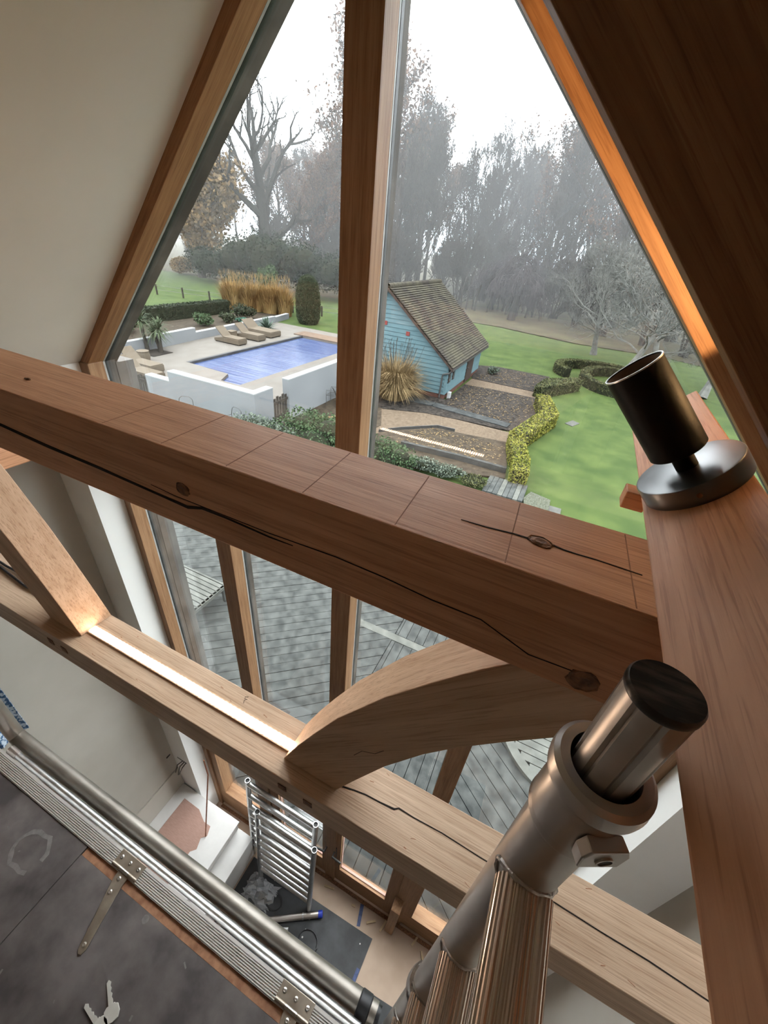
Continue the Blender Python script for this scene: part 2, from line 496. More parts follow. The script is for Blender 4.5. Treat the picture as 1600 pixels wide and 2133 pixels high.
def empty(name, loc, label, cat, group=None, kind=None):
    o = bpy.data.objects.new(name, None)
    o.empty_display_size = 0.1
    COL.objects.link(o)
    o.location = (loc[0], loc[1], loc[2] + HC)
    WORLD[o.name] = Vector(loc)
    return tag(o, label, cat, group, kind)

def copy_tree(root, loc, rotz=0.0, scale=1.0, label=None, group=None):
    r = root.copy()
    COL.objects.link(r)
    r.location = (loc[0], loc[1], loc[2] + HC)
    r.rotation_euler = (0, 0, rotz)
    r.scale = (scale, scale, scale) if isinstance(scale, (int, float)) else scale
    if label: r['label'] = label
    if group: r['group'] = group
    for ch in root.children:
        c = ch.copy()
        COL.objects.link(c)
        c.parent = r
        for gch in ch.children:
            d = gch.copy()
            COL.objects.link(d)
            d.parent = c
    return r

def structure(o, kind='structure'):
    o['kind'] = kind
    return o

# ---------------------------------------------------------------- the room
A = 0.311
FL = -5.4
XC = -0.662
structure(tag(MB().box(-2.35, 1.03, -6.0, 1.34, FL - 0.12, FL).build('floor', 'floorboard'), 'tan protection board laid over the room floor', 'floor'))
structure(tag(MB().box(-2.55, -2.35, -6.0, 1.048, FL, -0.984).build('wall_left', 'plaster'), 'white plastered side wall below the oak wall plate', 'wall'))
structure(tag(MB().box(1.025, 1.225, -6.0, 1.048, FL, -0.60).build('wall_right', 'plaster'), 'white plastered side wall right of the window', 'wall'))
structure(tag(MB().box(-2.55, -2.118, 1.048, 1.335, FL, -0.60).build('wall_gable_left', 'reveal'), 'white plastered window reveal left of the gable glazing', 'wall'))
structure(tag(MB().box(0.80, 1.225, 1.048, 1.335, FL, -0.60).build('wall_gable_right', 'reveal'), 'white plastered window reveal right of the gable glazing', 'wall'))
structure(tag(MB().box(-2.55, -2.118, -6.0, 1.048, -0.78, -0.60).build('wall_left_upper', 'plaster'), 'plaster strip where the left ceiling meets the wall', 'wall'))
structure(tag(MB().prism([(-2.55, FL), (1.225, FL), (1.225, -0.6), (XC, 1.2), (-2.55, -0.6)], 'y', -6.2, -6.0).build('wall_back', 'win_z'), 'rear wall behind the viewer, dark oak tone added to cut bounce light', 'wall'))  # unseen; its dark oak is made up to keep bounce off the beam fronts
for sx0, sx1, nm in ((-2.75, -2.062, 'left'), (0.738, 1.42, 'right')):
    structure(tag(MB().box(sx0, sx1, 1.3352, 1.43, FL - 0.1, -0.62).build('wall_cladding_' + nm, 'weathered'), 'weathered grey timber cladding outside the window, ' + nm + ' side', 'cladding'))
# sloping ceilings (45 degree roof)
apz = 0.19 - XC
def slope_l(c, x):                  # left roof plane offset c, height at x
    return x + 1.324 + c
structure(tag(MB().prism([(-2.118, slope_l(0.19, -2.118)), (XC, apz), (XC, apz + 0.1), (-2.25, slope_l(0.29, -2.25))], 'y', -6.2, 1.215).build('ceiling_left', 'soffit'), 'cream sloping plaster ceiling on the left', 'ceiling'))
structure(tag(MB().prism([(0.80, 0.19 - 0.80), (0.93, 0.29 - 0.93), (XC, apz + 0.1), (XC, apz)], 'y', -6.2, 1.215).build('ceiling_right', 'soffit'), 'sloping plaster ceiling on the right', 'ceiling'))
wp = MB().box(-2.36, -2.12, -6.0, 1.048, -0.984, -0.78).build('wall_plate', 'oak_y', bevel=0.004)
tag(wp, 'oak wall plate under the left ceiling slope', 'timber')

# ---------------------------------------------------------------- gable glazing
win = empty('window_1', (XC, 1.25, FL), 'tall house-shaped oak glazed gable', 'window', kind='structure')
Y0, Y1, YG0, YG1, YO = 1.20, 1.275, 1.288, 1.296, 1.335
def post(name, x0, x1, z0, z1):
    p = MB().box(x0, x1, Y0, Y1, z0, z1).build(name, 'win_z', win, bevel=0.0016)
    MB().box(x0, x1, Y1, YG0 - 0.004, z0, z1).build('bead', 'bead', p)
    MB().box(x0 - 0.001, x1 + 0.001, YG0 - 0.004, YG1 + 0.004, z0, z1).build('gasket', 'gasket', p)
    MB().box(x0, x1, YG1 + 0.004, YO, z0, z1).build('outer_cover', 'weathered', p)
    return p
post('centre_post', -0.713, -0.612, FL, 0.74)
post('mullion', -1.427, -1.328, FL, -1.0)
post('mullion', 0.0126, 0.1155, FL, -1.0)
post('jamb', -2.116, -2.064, FL, -0.60)
post('jamb', 0.74, 0.798, FL, -0.62)
MB().box(-2.064, -0.713, Y0, YO, -1.0, -0.90).build('transom', 'win_x', win, bevel=0.0016)
MB().box(-0.612, 0.74, Y0, YO, -1.0, -0.90).build('transom', 'win_x', win, bevel=0.0016)
for x0, x1 in ((-2.064, -1.427), (-1.328, -0.713), (-0.612, 0.0126), (0.1155, 0.74)):
    MB().box(x0, x1, Y0, YO, -3.35, -3.25).build('transom', 'win_x', win, bevel=0.0016)
def rafter(sgn, c_in, c_out, m):
    def P(x, c):
        return (x, (1.324 + x if sgn < 0 else -x) + c)
    xa, xb = (-2.15, XC) if sgn < 0 else (0.86, XC)
    def quad(ca, cb):
        return [P(xa, ca), P(xb, ca), P(xb, cb), P(xa, cb)]
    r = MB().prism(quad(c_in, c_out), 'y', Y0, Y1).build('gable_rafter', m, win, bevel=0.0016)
    MB().prism(quad(c_in, c_in + 0.03), 'y', Y1, YG0 - 0.004).build('bead', 'bead', r)
    MB().prism(quad(c_in - 0.001, c_in + 0.03), 'y', YG0 - 0.004, YG1 + 0.004).build('gasket', 'gasket', r)
    MB().prism(quad(c_in, c_out), 'y', YG1 + 0.004, YO + 0.02).build('outer_cover', 'weathered', r)
    return r
rafter(-1, 0.135, 0.30, 'raf_l')
rafter(1, 0.097, 0.30, 'raf_r')
MB().box(-2.12, -2.055, 1.193, 1.27, -0.74, -0.60).build('post_head', 'win_z', win, bevel=0.004)
def pane(poly, parent=None):
    return MB().prism(poly, 'y', YG0, YG1).build('pane', 'glass', parent or win)
pane([(-2.07, -0.92), (-0.70, -0.92), (-0.70, 0.775), (-2.07, -0.595)])
pane([(-0.625, -0.92), (0.75, -0.92), (0.75, -0.643), (-0.625, 0.732)])
for x0, x1 in ((-2.07, -1.42), (-1.335, -0.70), (-0.62, 0.02), (0.11, 0.75)):
    pane([(x0, -3.27), (x1, -3.27), (x1, -0.98), (x0, -0.98)])
for x0, x1 in ((-2.064, -1.427), (0.1155, 0.74)):                       # fixed side lights
    MB().box(x0, x1, Y0 + 0.02, YO, FL, -5.08).build('bottom_rail', 'win_x', win, bevel=0.0016)
    for s0, s1 in ((x0, x0 + 0.075), (x1 - 0.075, x1)):
        MB().box(s0, s1, Y0 + 0.02, YO, -5.08, -3.35).build('stile', 'win_z', win, bevel=0.0016)
    pane([(x0 + 0.07, -5.09), (x1 - 0.07, -5.09), (x1 - 0.07, -3.33), (x0 + 0.07, -3.33)])
for n, (x0, x1, hx) in enumerate(((-1.327, -0.664, -0.705), (-0.660, 0.0125, -0.620))):
    d = empty('door_%d' % (n + 1), ((x0 + x1) / 2, 1.25, FL), ['left oak glazed door leaf of the gable', 'right oak glazed door leaf of the gable'][n], 'door', kind='structure')
    for s0, s1 in ((x0, x0 + 0.095), (x1 - 0.095, x1)):
        MB().box(s0, s1, 1.215, 1.275, FL + 0.02, -3.36).build('stile', 'win_z', d, bevel=0.0016)
    MB().box(x0 + 0.095, x1 - 0.095, 1.215, 1.275, FL + 0.02, -5.07).build('bottom_rail', 'win_x', d, bevel=0.0016)
    MB().box(x0 + 0.095, x1 - 0.095, 1.215, 1.275, -3.47, -3.36).build('top_rail', 'win_x', d, bevel=0.0016)
    fr = MB()
    for q in ((x0 + 0.088, x0 + 0.1, -5.07, -3.47), (x1 - 0.1, x1 - 0.088, -5.07, -3.47), (x0 + 0.095, x1 - 0.095, -5.075, -5.062), (x0 + 0.095, x1 - 0.095, -3.478, -3.465)):
        fr.box(q[0], q[1], 1.240, 1.260, q[2], q[3])
    fr.build('glazing_bead', 'pinkplaster', d)
    MB().box(x0 + 0.09, x1 - 0.09, 1.248, 1.254, -5.075, -3.465).build('pane', 'glass', d)
    h = MB().box(hx - 0.016, hx + 0.016, 1.207, 1.215, -4.80, -4.56).build('handle_plate', 'iron', d, bevel=0.0016)
    MB().tube([(hx, 1.21, -4.64), (hx, 1.16, -4.64), (hx + (-0.09 if n == 0 else 0.09), 1.155, -4.645)], 0.010, 10).build('lever', 'iron', h, smooth=True)
MB().box(-2.06, 0.74, 1.17, 1.20, FL, FL + 0.012).build('threshold', 'knot', win)
bk = MB().box(0.0, 0.08, 1.10, 1.20, FL, -4.72).build('post_base_block', 'win_z', win, bevel=0.004)

# ---------------------------------------------------------------- oak truss
TY0, TY1 = A, 1.4 * A
collar = MB().box(-1.62, 0.30, TY0, TY1, -0.358, -0.2365).build('collar_beam', 'oak_x', bevel=0.0016)
tag(collar, 'thick oak collar beam crossing the window, dark cracks along its front', 'beam')
c1 = [(-0.92, -0.303), (-0.819, -0.305), (-0.699, -0.311), (-0.59, -0.313), (-0.464, -0.318), (-0.411, -0.320), (-0.384, -0.312), (-0.344, -0.312), (-0.275, -0.315), (-0.24, -0.314)]
MB().ribbon([(x, TY0, z) for x, z in c1], [0.005, 0.006, 0.006, 0.005, 0.004, 0.005, 0.004, 0.003, 0.002, 0.0008], (0, -1, 0)).build('crack', 'crack', collar)
c2 = [(-0.475, -0.306), (-0.43, -0.309), (-0.275, -0.309), (-0.18, -0.305), (-0.118, -0.307), (-0.061, -0.312), (-0.008, -0.312), (0.046, -0.333), (0.087, -0.331)]
MB().ribbon([(x, TY0, z) for x, z in c2], [0.0004, 0.0009, 0.0009, 0.0013, 0.0013, 0.0012, 0.001, 0.001, 0.0008], (0, -1, 0)).build('crack', 'crack', collar)
c3 = [(-0.059, 0.361), (-0.033, 0.362), (-0.004, 0.366), (0.010, 0.366)]
MB().ribbon([(x, y, -0.2365) for x, y in c3], [0.0005, 0.0015, 0.002, 0.0025], (0, 0, 1)).build('crack', 'crack', collar)
c4 = [(0.034, 0.368), (0.045, 0.366), (0.057, 0.366), (0.075, 0.367), (0.115, 0.366)]
MB().ribbon([(x, y, -0.2365) for x, y in c4], [0.0022, 0.002, 0.0015, 0.001, 0.0006], (0, 0, 1)).build('crack', 'crack', collar)
for x in (-0.552, -0.443, -0.3375, -0.2295, -0.118, -0.006, 0.105):
    MB().ribbon([(x - 0.003, TY1 - 0.004, -0.2365), (x, 0.37, -0.2365), (x + 0.003, TY0 + 0.004, -0.2365)], 0.0011, (0, 0, 1), 0.0003).build('saw_mark', 'sawline', collar)
def knot(cx, cy, cz, rx, ry, normal, parent, seed=0):
    rnd = random.Random(seed)
    nn = Vector(normal).normalized()
    a = Vector((1, 0, 0)) if abs(nn.x) < 0.5 else Vector((0, 1, 0))
    b = nn.cross(a).normalized()
    mb = MB()
    n = 18
    rings = [(1.0, 0.0), (0.94, 0.0012), (0.8, 0.0004), (0.45, 0.0014), (0.0, 0.0006)]
    vs = []
    for fr_, hh in rings:
        for i in range(n):
            t = 2 * math.pi * i / n
            k = fr_ * (1 + 0.12 * rnd.uniform(-1, 1))
            vs.append(Vector((cx, cy, cz)) + a * (rx * k * math.cos(t)) + b * (ry * k * math.sin(t)) + nn * hh)
    fs = []
    for r in range(len(rings) - 1):
        for i in range(n):
            fs.append((r * n + i, r * n + (i + 1) % n, (r + 1) * n + (i + 1) % n, (r + 1) * n + i))
    mb.add(vs, fs)
    return mb.build('knot', 'knot', parent)
knot(-0.413, TY0, -0.293, 0.012, 0.010, (0, -1, 0), collar, 1)
knot(0.022, 0.367, -0.2365, 0.013, 0.009, (0, 0, 1), collar, 2)
knot(0.100, TY0, -0.338, 0.015, 0.014, (0, -1, 0), collar, 3)
knot(-0.79, 0.36, -0.2365, 0.008, 0.003, (0, 0, 1), collar, 4)

tie = MB().box(-2.35, 1.025, TY0, TY1, -1.082, -0.984).build('tie_beam', 'pale_x', bevel=0.0016)
tag(tie, 'pale oak tie beam lying below the collar, carrying the light strip', 'beam')
t1 = [(-0.178, 0.358), (-0.150, 0.364), (-0.124, 0.368), (-0.090, 0.3695), (-0.058, 0.372), (-0.05, 0.378), (-0.017, 0.377), (0.046, 0.379), (0.126, 0.376), (0.20, 0.375), (0.268, 0.374), (0.347, 0.371), (0.425, 0.37), (0.60, 0.358)]
MB().ribbon([(x, y, -0.984) for x, y in t1], [0.0035, 0.003, 0.0028, 0.0028, 0.004, 0.003, 0.0022, 0.0018, 0.0018, 0.0018, 0.002, 0.002, 0.0022, 0.002], (0, 0, 1)).build('crack', 'crack', tie)
for x in (-1.10, -1.042, -0.300, -0.233):
    MB().box(x - 0.011, x + 0.011, TY0 - 0.0015, TY0 + 0.01, -1.035, -1.015).build('oak_peg', 'knot', tie)
rnd = random.Random(5)
for k in range(26):
    x, y = rnd.uniform(-1.0, 0.6), rnd.choice([rnd.uniform(0.318, 0.352), rnd.uniform(0.395, 0.43)])
    t = rnd.uniform(-0.4, 0.4)
    L = rnd.uniform(0.002, 0.006)
    MB().ribbon([(x - L * math.cos(t), y - L * math.sin(t), -0.984), (x + L * math.cos(t), y + L * math.sin(t), -0.984)], rnd.uniform(0.0007, 0.0016), (0, 0, 1), 0.0003).build('grain_fleck', 'sawline', tie)
MB().ribbon([(-0.487, 0.424, -0.984), (-0.494, 0.420, -0.984), (-0.492, 0.416, -0.984), (-0.485, 0.418, -0.984), (-0.490, 0.412, -0.984), (-0.486, 0.405, -0.984)], 0.0013, (0, 0, 1), 0.0003).build('pencil_mark', 'crack', tie)

top = [(-1.03, -3.162), (-0.90, -2.86), (-0.778, -2.607), (-0.612, -2.284), (-0.349, -1.868), (-0.14, -1.592), (0.029, -1.381), (0.24, -1.150)]
bot = [(0.80, -1.150), (0.60, -1.36), (0.421, -1.516), (0.371, -1.588), (0.2375, -1.743), (0.046, -1.98), (-0.096, -2.185), (-0.285, -2.512), (-0.46, -2.88), (-0.589, -3.162)]
poly = [(x * A, z * A) for x, z in top + bot]
br = MB().prism(poly, 'y', 1.115 * A, TY1 - 0.001).build('curved_brace', 'pale_brace', bevel=0.0014)
tag(br, 'curved oak brace rising right from the tie to the collar', 'brace', 'curved truss braces')
MB().ribbon([(-0.15, 1.115 * A, -0.80), (-0.135, 1.115 * A, -0.77), (-0.11, 1.115 * A, -0.755), (-0.095, 1.115 * A, -0.73)], 0.0009, (0, -1, 0), 0.0003).build('crack', 'crack', br)
br2 = MB().prism([(2 * XC - x, z) for x, z in poly], 'y', 1.115 * A, TY1 - 0.001).build('curved_brace', 'pale_brace_l', bevel=0.0014)
tag(br2, 'oak brace rising left from the end of the light strip', 'brace', 'curved truss braces')
MB().ribbon([(-1.225, 0.352, -0.735), (-1.235, 0.37, -0.722), (-1.238, 0.39, -0.715)], 0.0016, (0.85, 0, 0.5), 0.0004).build('crack', 'crack', br2)
def principal(sgn):
    def P(x, c):
        return (x, (1.324 + x if sgn < 0 else -x) + c)
    xa = -2.118 if sgn < 0 else 0.80
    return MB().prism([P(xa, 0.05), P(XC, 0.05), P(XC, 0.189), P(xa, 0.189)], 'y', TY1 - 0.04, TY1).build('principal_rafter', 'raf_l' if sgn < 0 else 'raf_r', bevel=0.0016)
tag(principal(1), 'dark shaded oak principal rafter filling the upper right corner', 'rafter')
tag(principal(-1), 'oak principal rafter under the left ceiling slope', 'rafter')
pu = MB().prism([(0.1228, -0.2365), (0.196, -0.1633), (0.281, -0.248), (0.208, -0.3215)], 'y', -5.9, 0.852).build('purlin', 'oak_y', bevel=0.0016)
tag(pu, 'tilted oak purlin on the right, black spotlight mounted on it', 'purlin')
tag(MB().box(0.108, 0.135, 0.545, 0.572, -0.262, -0.238).build('oak_wedge', 'oak_x', bevel=0.0014), 'small oak wedge end sticking out left of the purlin', 'wedge')

# light strip on the tie
led = empty('light_strip', (-0.661, 0.376, -0.984), 'glowing warm white linear light set along the tie beam', 'light')
MB().box(-1.003, -0.319, 0.3655, 0.3865, -0.984, -0.9825).build('channel', 'alu_trim', led)
for y0, y1 in ((0.3625, 0.3655), (0.3865, 0.3895)):
    MB().box(-1.003, -0.319, y0, y1, -0.984, -0.9795).build('trim', 'pale_x', led)
MB().box(-1.001, -0.321, 0.3665, 0.3855, -0.9825, -0.9785).build('diffuser', 'led', led)
# assumed second tie with a dimmer light strip, unseen behind the viewer
assumed_tie = MB().box(-2.35, 1.025, -4.26, -4.14, -1.13, -1.032).build('tie_beam', 'pale_x')
tag(assumed_tie, 'assumed oak tie beam of the next truss, unseen behind the viewer', 'beam')
assumed_led = empty('light_strip', (-0.88, -4.2, -1.032), 'assumed warm white linear light on the unseen rear tie beam', 'light')
MB().box(-1.25, -0.52, -4.2115, -4.1885, -1.032, -1.0305).build('channel', 'alu_trim', assumed_led)
MB().box(-1.245, -0.525, -4.2095, -4.1905, -1.0305, -1.0265).build('diffuser', 'led_rear_assumed', assumed_led)

# ---------------------------------------------------------------- spot lamps
N45 = Vector((-1, 0, 1)).normalized()
def spot_lamp(base, nrm, label, energy, spin=0.0, head_dir=None, blend=0.2, cone=90, k=1.0):
    n = Vector(nrm).normalized()
    hd = Vector(head_dir).normalized() if head_dir else n
    b = Vector(base)
    root = empty('spot_lamp', b, label, 'lamp', 'black spot lamps on the oak frame')
    MB().lathe(b, n, [(r * k, h * k) for r, h in [(0, 0), (0.0535, 0.0), (0.0535, 0.0205), (0.0527, 0.0220), (0.051, 0.0225), (0, 0.0225)]], 56).build('base_plate', 'lampbase', root, smooth=True)
    piv = b + n * 0.032 * k
    MB().frust(b + n * 0.02 * k, piv + n * 0.016 * k, 0.011 * k, 0.011 * k, 20).build('arm', 'lampblack', root, smooth=True)
    h0 = piv + n * 0.012 * k
    hl, ho, hi = 0.107 * k, 0.0285 * k, 0.0258 * k
    h1 = h0 + hd * hl
    head = MB().lathe(h0, hd, [(0, 0), (ho - 0.0015, 0), (ho, 0.0015), (ho, hl - 0.0006), (ho - 0.0006, hl), (hi + 0.0008, hl), (hi + 0.0008, hl - 0.003)], 56).build('head', 'lampblack', root, smooth=True)
    MB().ring(h1 - hd * 0.0012, h1 + hd * 0.0004, ho + 0.0003, ho - 0.0008, 56).build('rim', 'alu', head, smooth=True)
    MB().lathe(h0, hd, [(hi + 0.0006, hl - 0.001), (hi, hl - 0.002), (hi - 0.004 * k, hl - 0.028 * k), (0.012 * k, hl - 0.032 * k), (0, hl - 0.032 * k)], 48).build('reflector', 'lampinner', head, smooth=True)
    side = n.cross(Vector((0, 1, 0))).normalized()
    sc = b + n * 0.011 + (Vector((0, -1, 0)) * 0.0534)
    if k == 1.0: MB().frust(sc, sc + Vector((0, -0.0012, 0)), 0.0028, 0.0024, 14).build('grub_screw', 'knot', root, smooth=True)
    if energy:  # only the assumed lamp behind the rafter emits
        ld = bpy.data.lights.new('assumed_spot_beam', 'SPOT')
        ld.energy = energy
        ld.color = (1.0, 0.62, 0.28)
        ld.spot_size = math.radians(cone)
        ld.spot_blend = blend
        ld.shadow_soft_size = 0.010
        lo = bpy.data.objects.new('assumed_spot_beam', ld)
        COL.objects.link(lo)
        lo.parent = root
        p = h1 + hd * 0.002 - b
        lo.location = p
        lo.rotation_euler = (-hd).to_track_quat('Z', 'Y').to_euler()
    return root
spot_lamp((0.163, 0.522, -0.1963), N45, 'matt black spotlight standing on the tilted purlin', 0)
spot_lamp((0.254, 0.4352, -0.083), (0, 1, 0), 'assumed small black spotlight, unseen on the far face of the shaded principal rafter', 50.0, head_dir=(-0.287, 0.938, 0.21), blend=0.15, cone=54, k=0.42)  # assumed lamp, hidden from view; added to light the gable rafter orange

# ---------------------------------------------------------------- access tower around the viewer
SX, SY = 0.097, 0.188
tower = empty('scaffold_tower', (SX, -0.2, FL), 'aluminium access tower, its capped corner post rising at lower right', 'scaffold')
def standard(x, y, ztop, cap=True):
    s = MB().ring((x, y, FL), (x, y, ztop), 0.0254, 0.0222, 40).build('standard_tube', 'alu_dull', tower, smooth=True)
    if cap:
        MB().lathe((x, y, ztop - 0.075), (0, 0, 1), [(0.0256, 0), (0.0285, 0.002), (0.0295, 0.006), (0.0285, 0.010), (0.0290, 0.012), (0.0275, 0.05), (0.0275, 0.058), (0.0318, 0.060), (0.0325, 0.066), (0.0318, 0.074), (0.0285, 0.0775), (0.0222, 0.0775), (0.0205, 0.070)], 56).build('collar', 'alu_dull', s, smooth=True)
        sp = MB()
        n = 56
        prof = []
        for i in range(n):
            t = 2 * math.pi * i / n
            k = 0.0192 if i % 7 else 0.0172
            prof.append((k * math.cos(t), k * math.sin(t)))
        sp.prism([(x + p[0], y + p[1]) for p in prof], 'z', ztop - 0.03, ztop + 0.082)
        sg = sp.build('spigot', 'alu_dull', s, smooth=True)
        MB().lathe((x, y, ztop + 0.080), (0, 0, 1), [(0.0192, 0), (0.0198, 0.001), (0.0198, 0.0045), (0.0186, 0.0065), (0.013, 0.0062), (0.006, 0.0056), (0, 0.0054)], 48).build('end_cap', 'blackcap', s, smooth=True)
        c = Vector((x, y, ztop - 0.045))
        d = Vector((0.45, -0.89, 0)).normalized()
        sdir = Vector((0.89, 0.45, 0))
        q = c + d * 0.030
        lk = MB()
        vs = []
        for dd in (-0.004, 0.006):
            for u, w in ((-0.014, -0.012), (0.014, -0.012), (0.016, 0.004), (0.012, 0.013), (-0.012, 0.013), (-0.016, 0.004)):
                vs.append(q + d * dd + sdir * u + Vector((0, 0, w)))
        lk.add(vs, [(0, 1, 2, 3, 4, 5), (11, 10, 9, 8, 7, 6)] + [(i, (i + 1) % 6, 6 + (i + 1) % 6, 6 + i) for i in range(6)])
        lug = lk.build('locking_lug', 'alu_dull', s, bevel=0.0012)
        MB().frust(q + d * 0.0055, q + d * 0.0066, 0.0048, 0.0048, 20).build('pin_hole', 'gasket', s)
        MB().ring(q + d * 0.0055, q + d * 0.0074, 0.0060, 0.0047, 20).build('pin_rim', 'weld', s)
    return s
st = standard(SX, SY, -0.272)
standard(SX, -0.55, -0.272, False)
standard(-1.46, SY, -1.2, False)
standard(-1.46, -0.55, -1.2, False)
def rung(z, x=SX, y0=SY - 0.02, y1=-0.53):
    prof = []
    n = 30
    for i in range(n):
        t0 = 2 * math.pi * i / n
        for k, r in ((0.0, 0.0228), (0.25, 0.0243), (0.55, 0.0243), (0.8, 0.0228)):
            t = t0 + k * 2 * math.pi / n
            prof.append((x + r * math.cos(t), z + r * math.sin(t)))
    o = MB().prism(prof, 'y', y1, y0).build('rung', 'alu_rung', tower, smooth=True)
    pts = []
    for i in range(25):
        t = 2 * math.pi * i / 24
        px, pz = 0.0242 * math.cos(t), 0.0242 * math.sin(t)
        yy = SY - math.sqrt(max(0.0254 ** 2 - px ** 2, 0.00003))
        pts.append((x + px, yy, z + pz))
    MB().tube(pts, [0.0026 + 0.0007 * math.sin(i * 2.6) for i in range(25)], 8).build('weld_bead', 'weld', o, smooth=True)
for z in (-0.452, -0.752, -1.052, -1.352):
    rung(z)
MB().frust((-1.46, SY, -1.655), (SX - 0.05, SY, -1.655), 0.0254, 0.0254, 40).build('horizontal_brace', 'tube_brown', tower, smooth=True)
hk = MB().lathe((SX - 0.10, SY, -1.655), (1, 0, 0), [(0.0254, 0), (0.029, 0.003), (0.029, 0.03), (0.024, 0.034), (0.022, 0.06), (0.0, 0.06)], 32).build('brace_hook', 'cable', tower, smooth=True)
MB().lathe((SX, SY, -1.12), (0, 0, 1), [(0.0256, 0), (0.031, 0.004), (0.033, 0.02), (0.029, 0.03), (0.033, 0.045), (0.031, 0.06), (0.0256, 0.065)], 32).build('brace_clamp', 'weld', tower, smooth=True)

plat = empty('scaffold_platform', (-0.7, -0.2, -1.66), 'dark plywood working platform with ribbed metal edge, bottom left', 'platform')
MB().box(-1.42, -0.885, -0.53, 0.088, -1.612, -1.600).build('deck_panel', 'ply', plat)
MB().box(-0.883, 0.055, -0.53, 0.066, -1.612, -1.600).build('trapdoor', 'ply', plat)
MB().box(-0.883, 0.055, 0.0665, 0.088, -1.613, -1.6035).build('ply_edge_strip', 'ply_edge', plat)
prof = [(0.088, -1.640), (0.088, -1.597)]
for i in range(7):
    y = 0.090 + i * 0.0048
    prof += [(y, -1.5985), (y + 0.0006, -1.5950), (y + 0.0028, -1.5950), (y + 0.0034, -1.5985)]
prof += [(0.124, -1.595), (0.131, -1.595), (0.131, -1.640)]
MB().prism(prof, 'x', -1.42, 0.055).build('edge_trim', 'alu_trim', plat)
MB().frust((-1.36, 0.1475, -1.628), (0.02, 0.1475, -1.628), 0.0115, 0.0115, 20).build('edge_tube', 'alu', plat, smooth=True)
MB().frust((-1.40, 0.1475, -1.628), (-1.355, 0.1475, -1.628), 0.0145, 0.0135, 20).build('tube_end', 'alu_dull', plat, smooth=True)
def hinge(xc):
    h = MB().prism([(xc - 0.048, 0.099), (xc + 0.048, 0.099), (xc + 0.048, 0.1315), (xc - 0.048, 0.1315)], 'z', -1.5952, -1.5922).build('hinge_plate', 'hinge', plat, bevel=0.001)
    for dx in (-0.034, 0.0, 0.034):
        MB().lathe((xc + dx, 0.1155, -1.5922), (0, 0, 1), [(0.0058, 0), (0.0050, 0.0016), (0.0026, 0.0024), (0.0022, 0.0014), (0, 0.0012)], 18).build('rivet', 'rivet', h, smooth=True)
    sx = xc + 0.036
    for k0, k1 in ((-0.048, -0.018), (0.016, 0.048)):
        MB().frust((xc + k0, 0.0955, -1.594), (xc + k1, 0.0955, -1.594), 0.0048, 0.0048, 16).build('knuckle', 'hinge', h, smooth=True)
    MB().frust((xc - 0.018, 0.0955, -1.594), (xc + 0.016, 0.0955, -1.594), 0.0047, 0.0047, 16).build('knuckle', 'rivet', h, smooth=True)
    s = MB().prism([(xc - 0.018, 0.094), (xc + 0.020, 0.094), (xc + 0.022, 0.07), (xc + 0.053, -0.055), (xc + 0.050, -0.066), (xc + 0.042, -0.068), (xc + 0.034, -0.062), (xc - 0.016, 0.072)], 'z', -1.600, -1.5965).build('hinge_strap', 'hinge', plat, bevel=0.001)
    for dx, dy in ((0.0, 0.078), (0.004, 0.048), (0.040, -0.050)):
        MB().lathe((xc + dx, dy, -1.5965), (0, 0, 1), [(0.0058, 0), (0.0050, 0.0016), (0.0026, 0.0024), (0.0022, 0.0014), (0, 0.0012)], 18).build('rivet', 'rivet', s, smooth=True)
hinge(-0.735)
hinge(-0.145)
rs = random.Random(3)
ringpts = [(-1.02 + 0.055 * math.cos(t) * (1 + 0.15 * rs.uniform(-1, 1)), 0.005 + 0.045 * math.sin(t) * (1 + 0.15 * rs.uniform(-1, 1)), -1.600) for t in [2 * math.pi * i / 16 for i in range(15)]]
MB().ribbon(ringpts, [0.008 + 0.006 * rs.random() for _ in ringpts], (0, 0, 1), 0.0004).build('scuff_mark', 'scuff', plat)
MB().lathe((-0.598, 0.052, -1.600), (0, 0, 1), [(0.010, 0), (0.0085, 0.0004), (0, 0.0004)], 14).build('scuff_mark', 'scuff', plat)
for k in range(22):
    x, y = rs.uniform(-1.35, 0.0), rs.uniform(-0.3, 0.06)
    t = rs.uniform(0, 3.1)
    L = rs.uniform(0.003, 0.014)
    MB().ribbon([(x, y, -1.600), (x + L * math.cos(t), y + L * math.sin(t), -1.600)], rs.uniform(0.0015, 0.005), (0, 0, 1), 0.0003).build('paint_fleck', 'scuff', plat)

def key(x, y, ang, label):
    root = empty('door_key', (x, y, -1.6), label, 'key', 'keys lying on the platform')
    mb = MB()
    poly = []
    for i in range(15):
        t = math.radians(25 + 310 * i / 14)
        poly.append((-0.012 * math.cos(t) - 0.011, 0.012 * math.sin(t)))
    poly = [(-p[0] - 0.022, p[1]) for p in poly]
    blade = [(0.0, -0.0035), (0.006, -0.0035), (0.010, -0.002), (0.014, -0.0035), (0.018, -0.0012), (0.022, -0.003), (0.026, -0.0015), (0.031, -0.003), (0.035, 0.0), (0.032, 0.0038), (0.0, 0.0038)]
    mb.prism(blade, 'z', 0.0, 0.0024)
    b = mb.build('key_blade', 'key', root, local=True)
    MB().prism([(-0.001, -0.006), (0.0, -0.0065), (0.0, 0.0065), (-0.004, 0.011), (-0.014, 0.0125), (-0.022, 0.009), (-0.024, 0.0), (-0.022, -0.009), (-0.014, -0.0125), (-0.004, -0.011)], 'z', 0.0, 0.0026).build('key_head', 'key', root, local=True, bevel=0.0006)
    root.rotation_euler = (0, 0, ang)
    root.scale = (1.35, 1.35, 1.35)
    return root
key(-0.542, -0.087, math.radians(149), 'nickel door key at the bottom edge, blade pointing up')
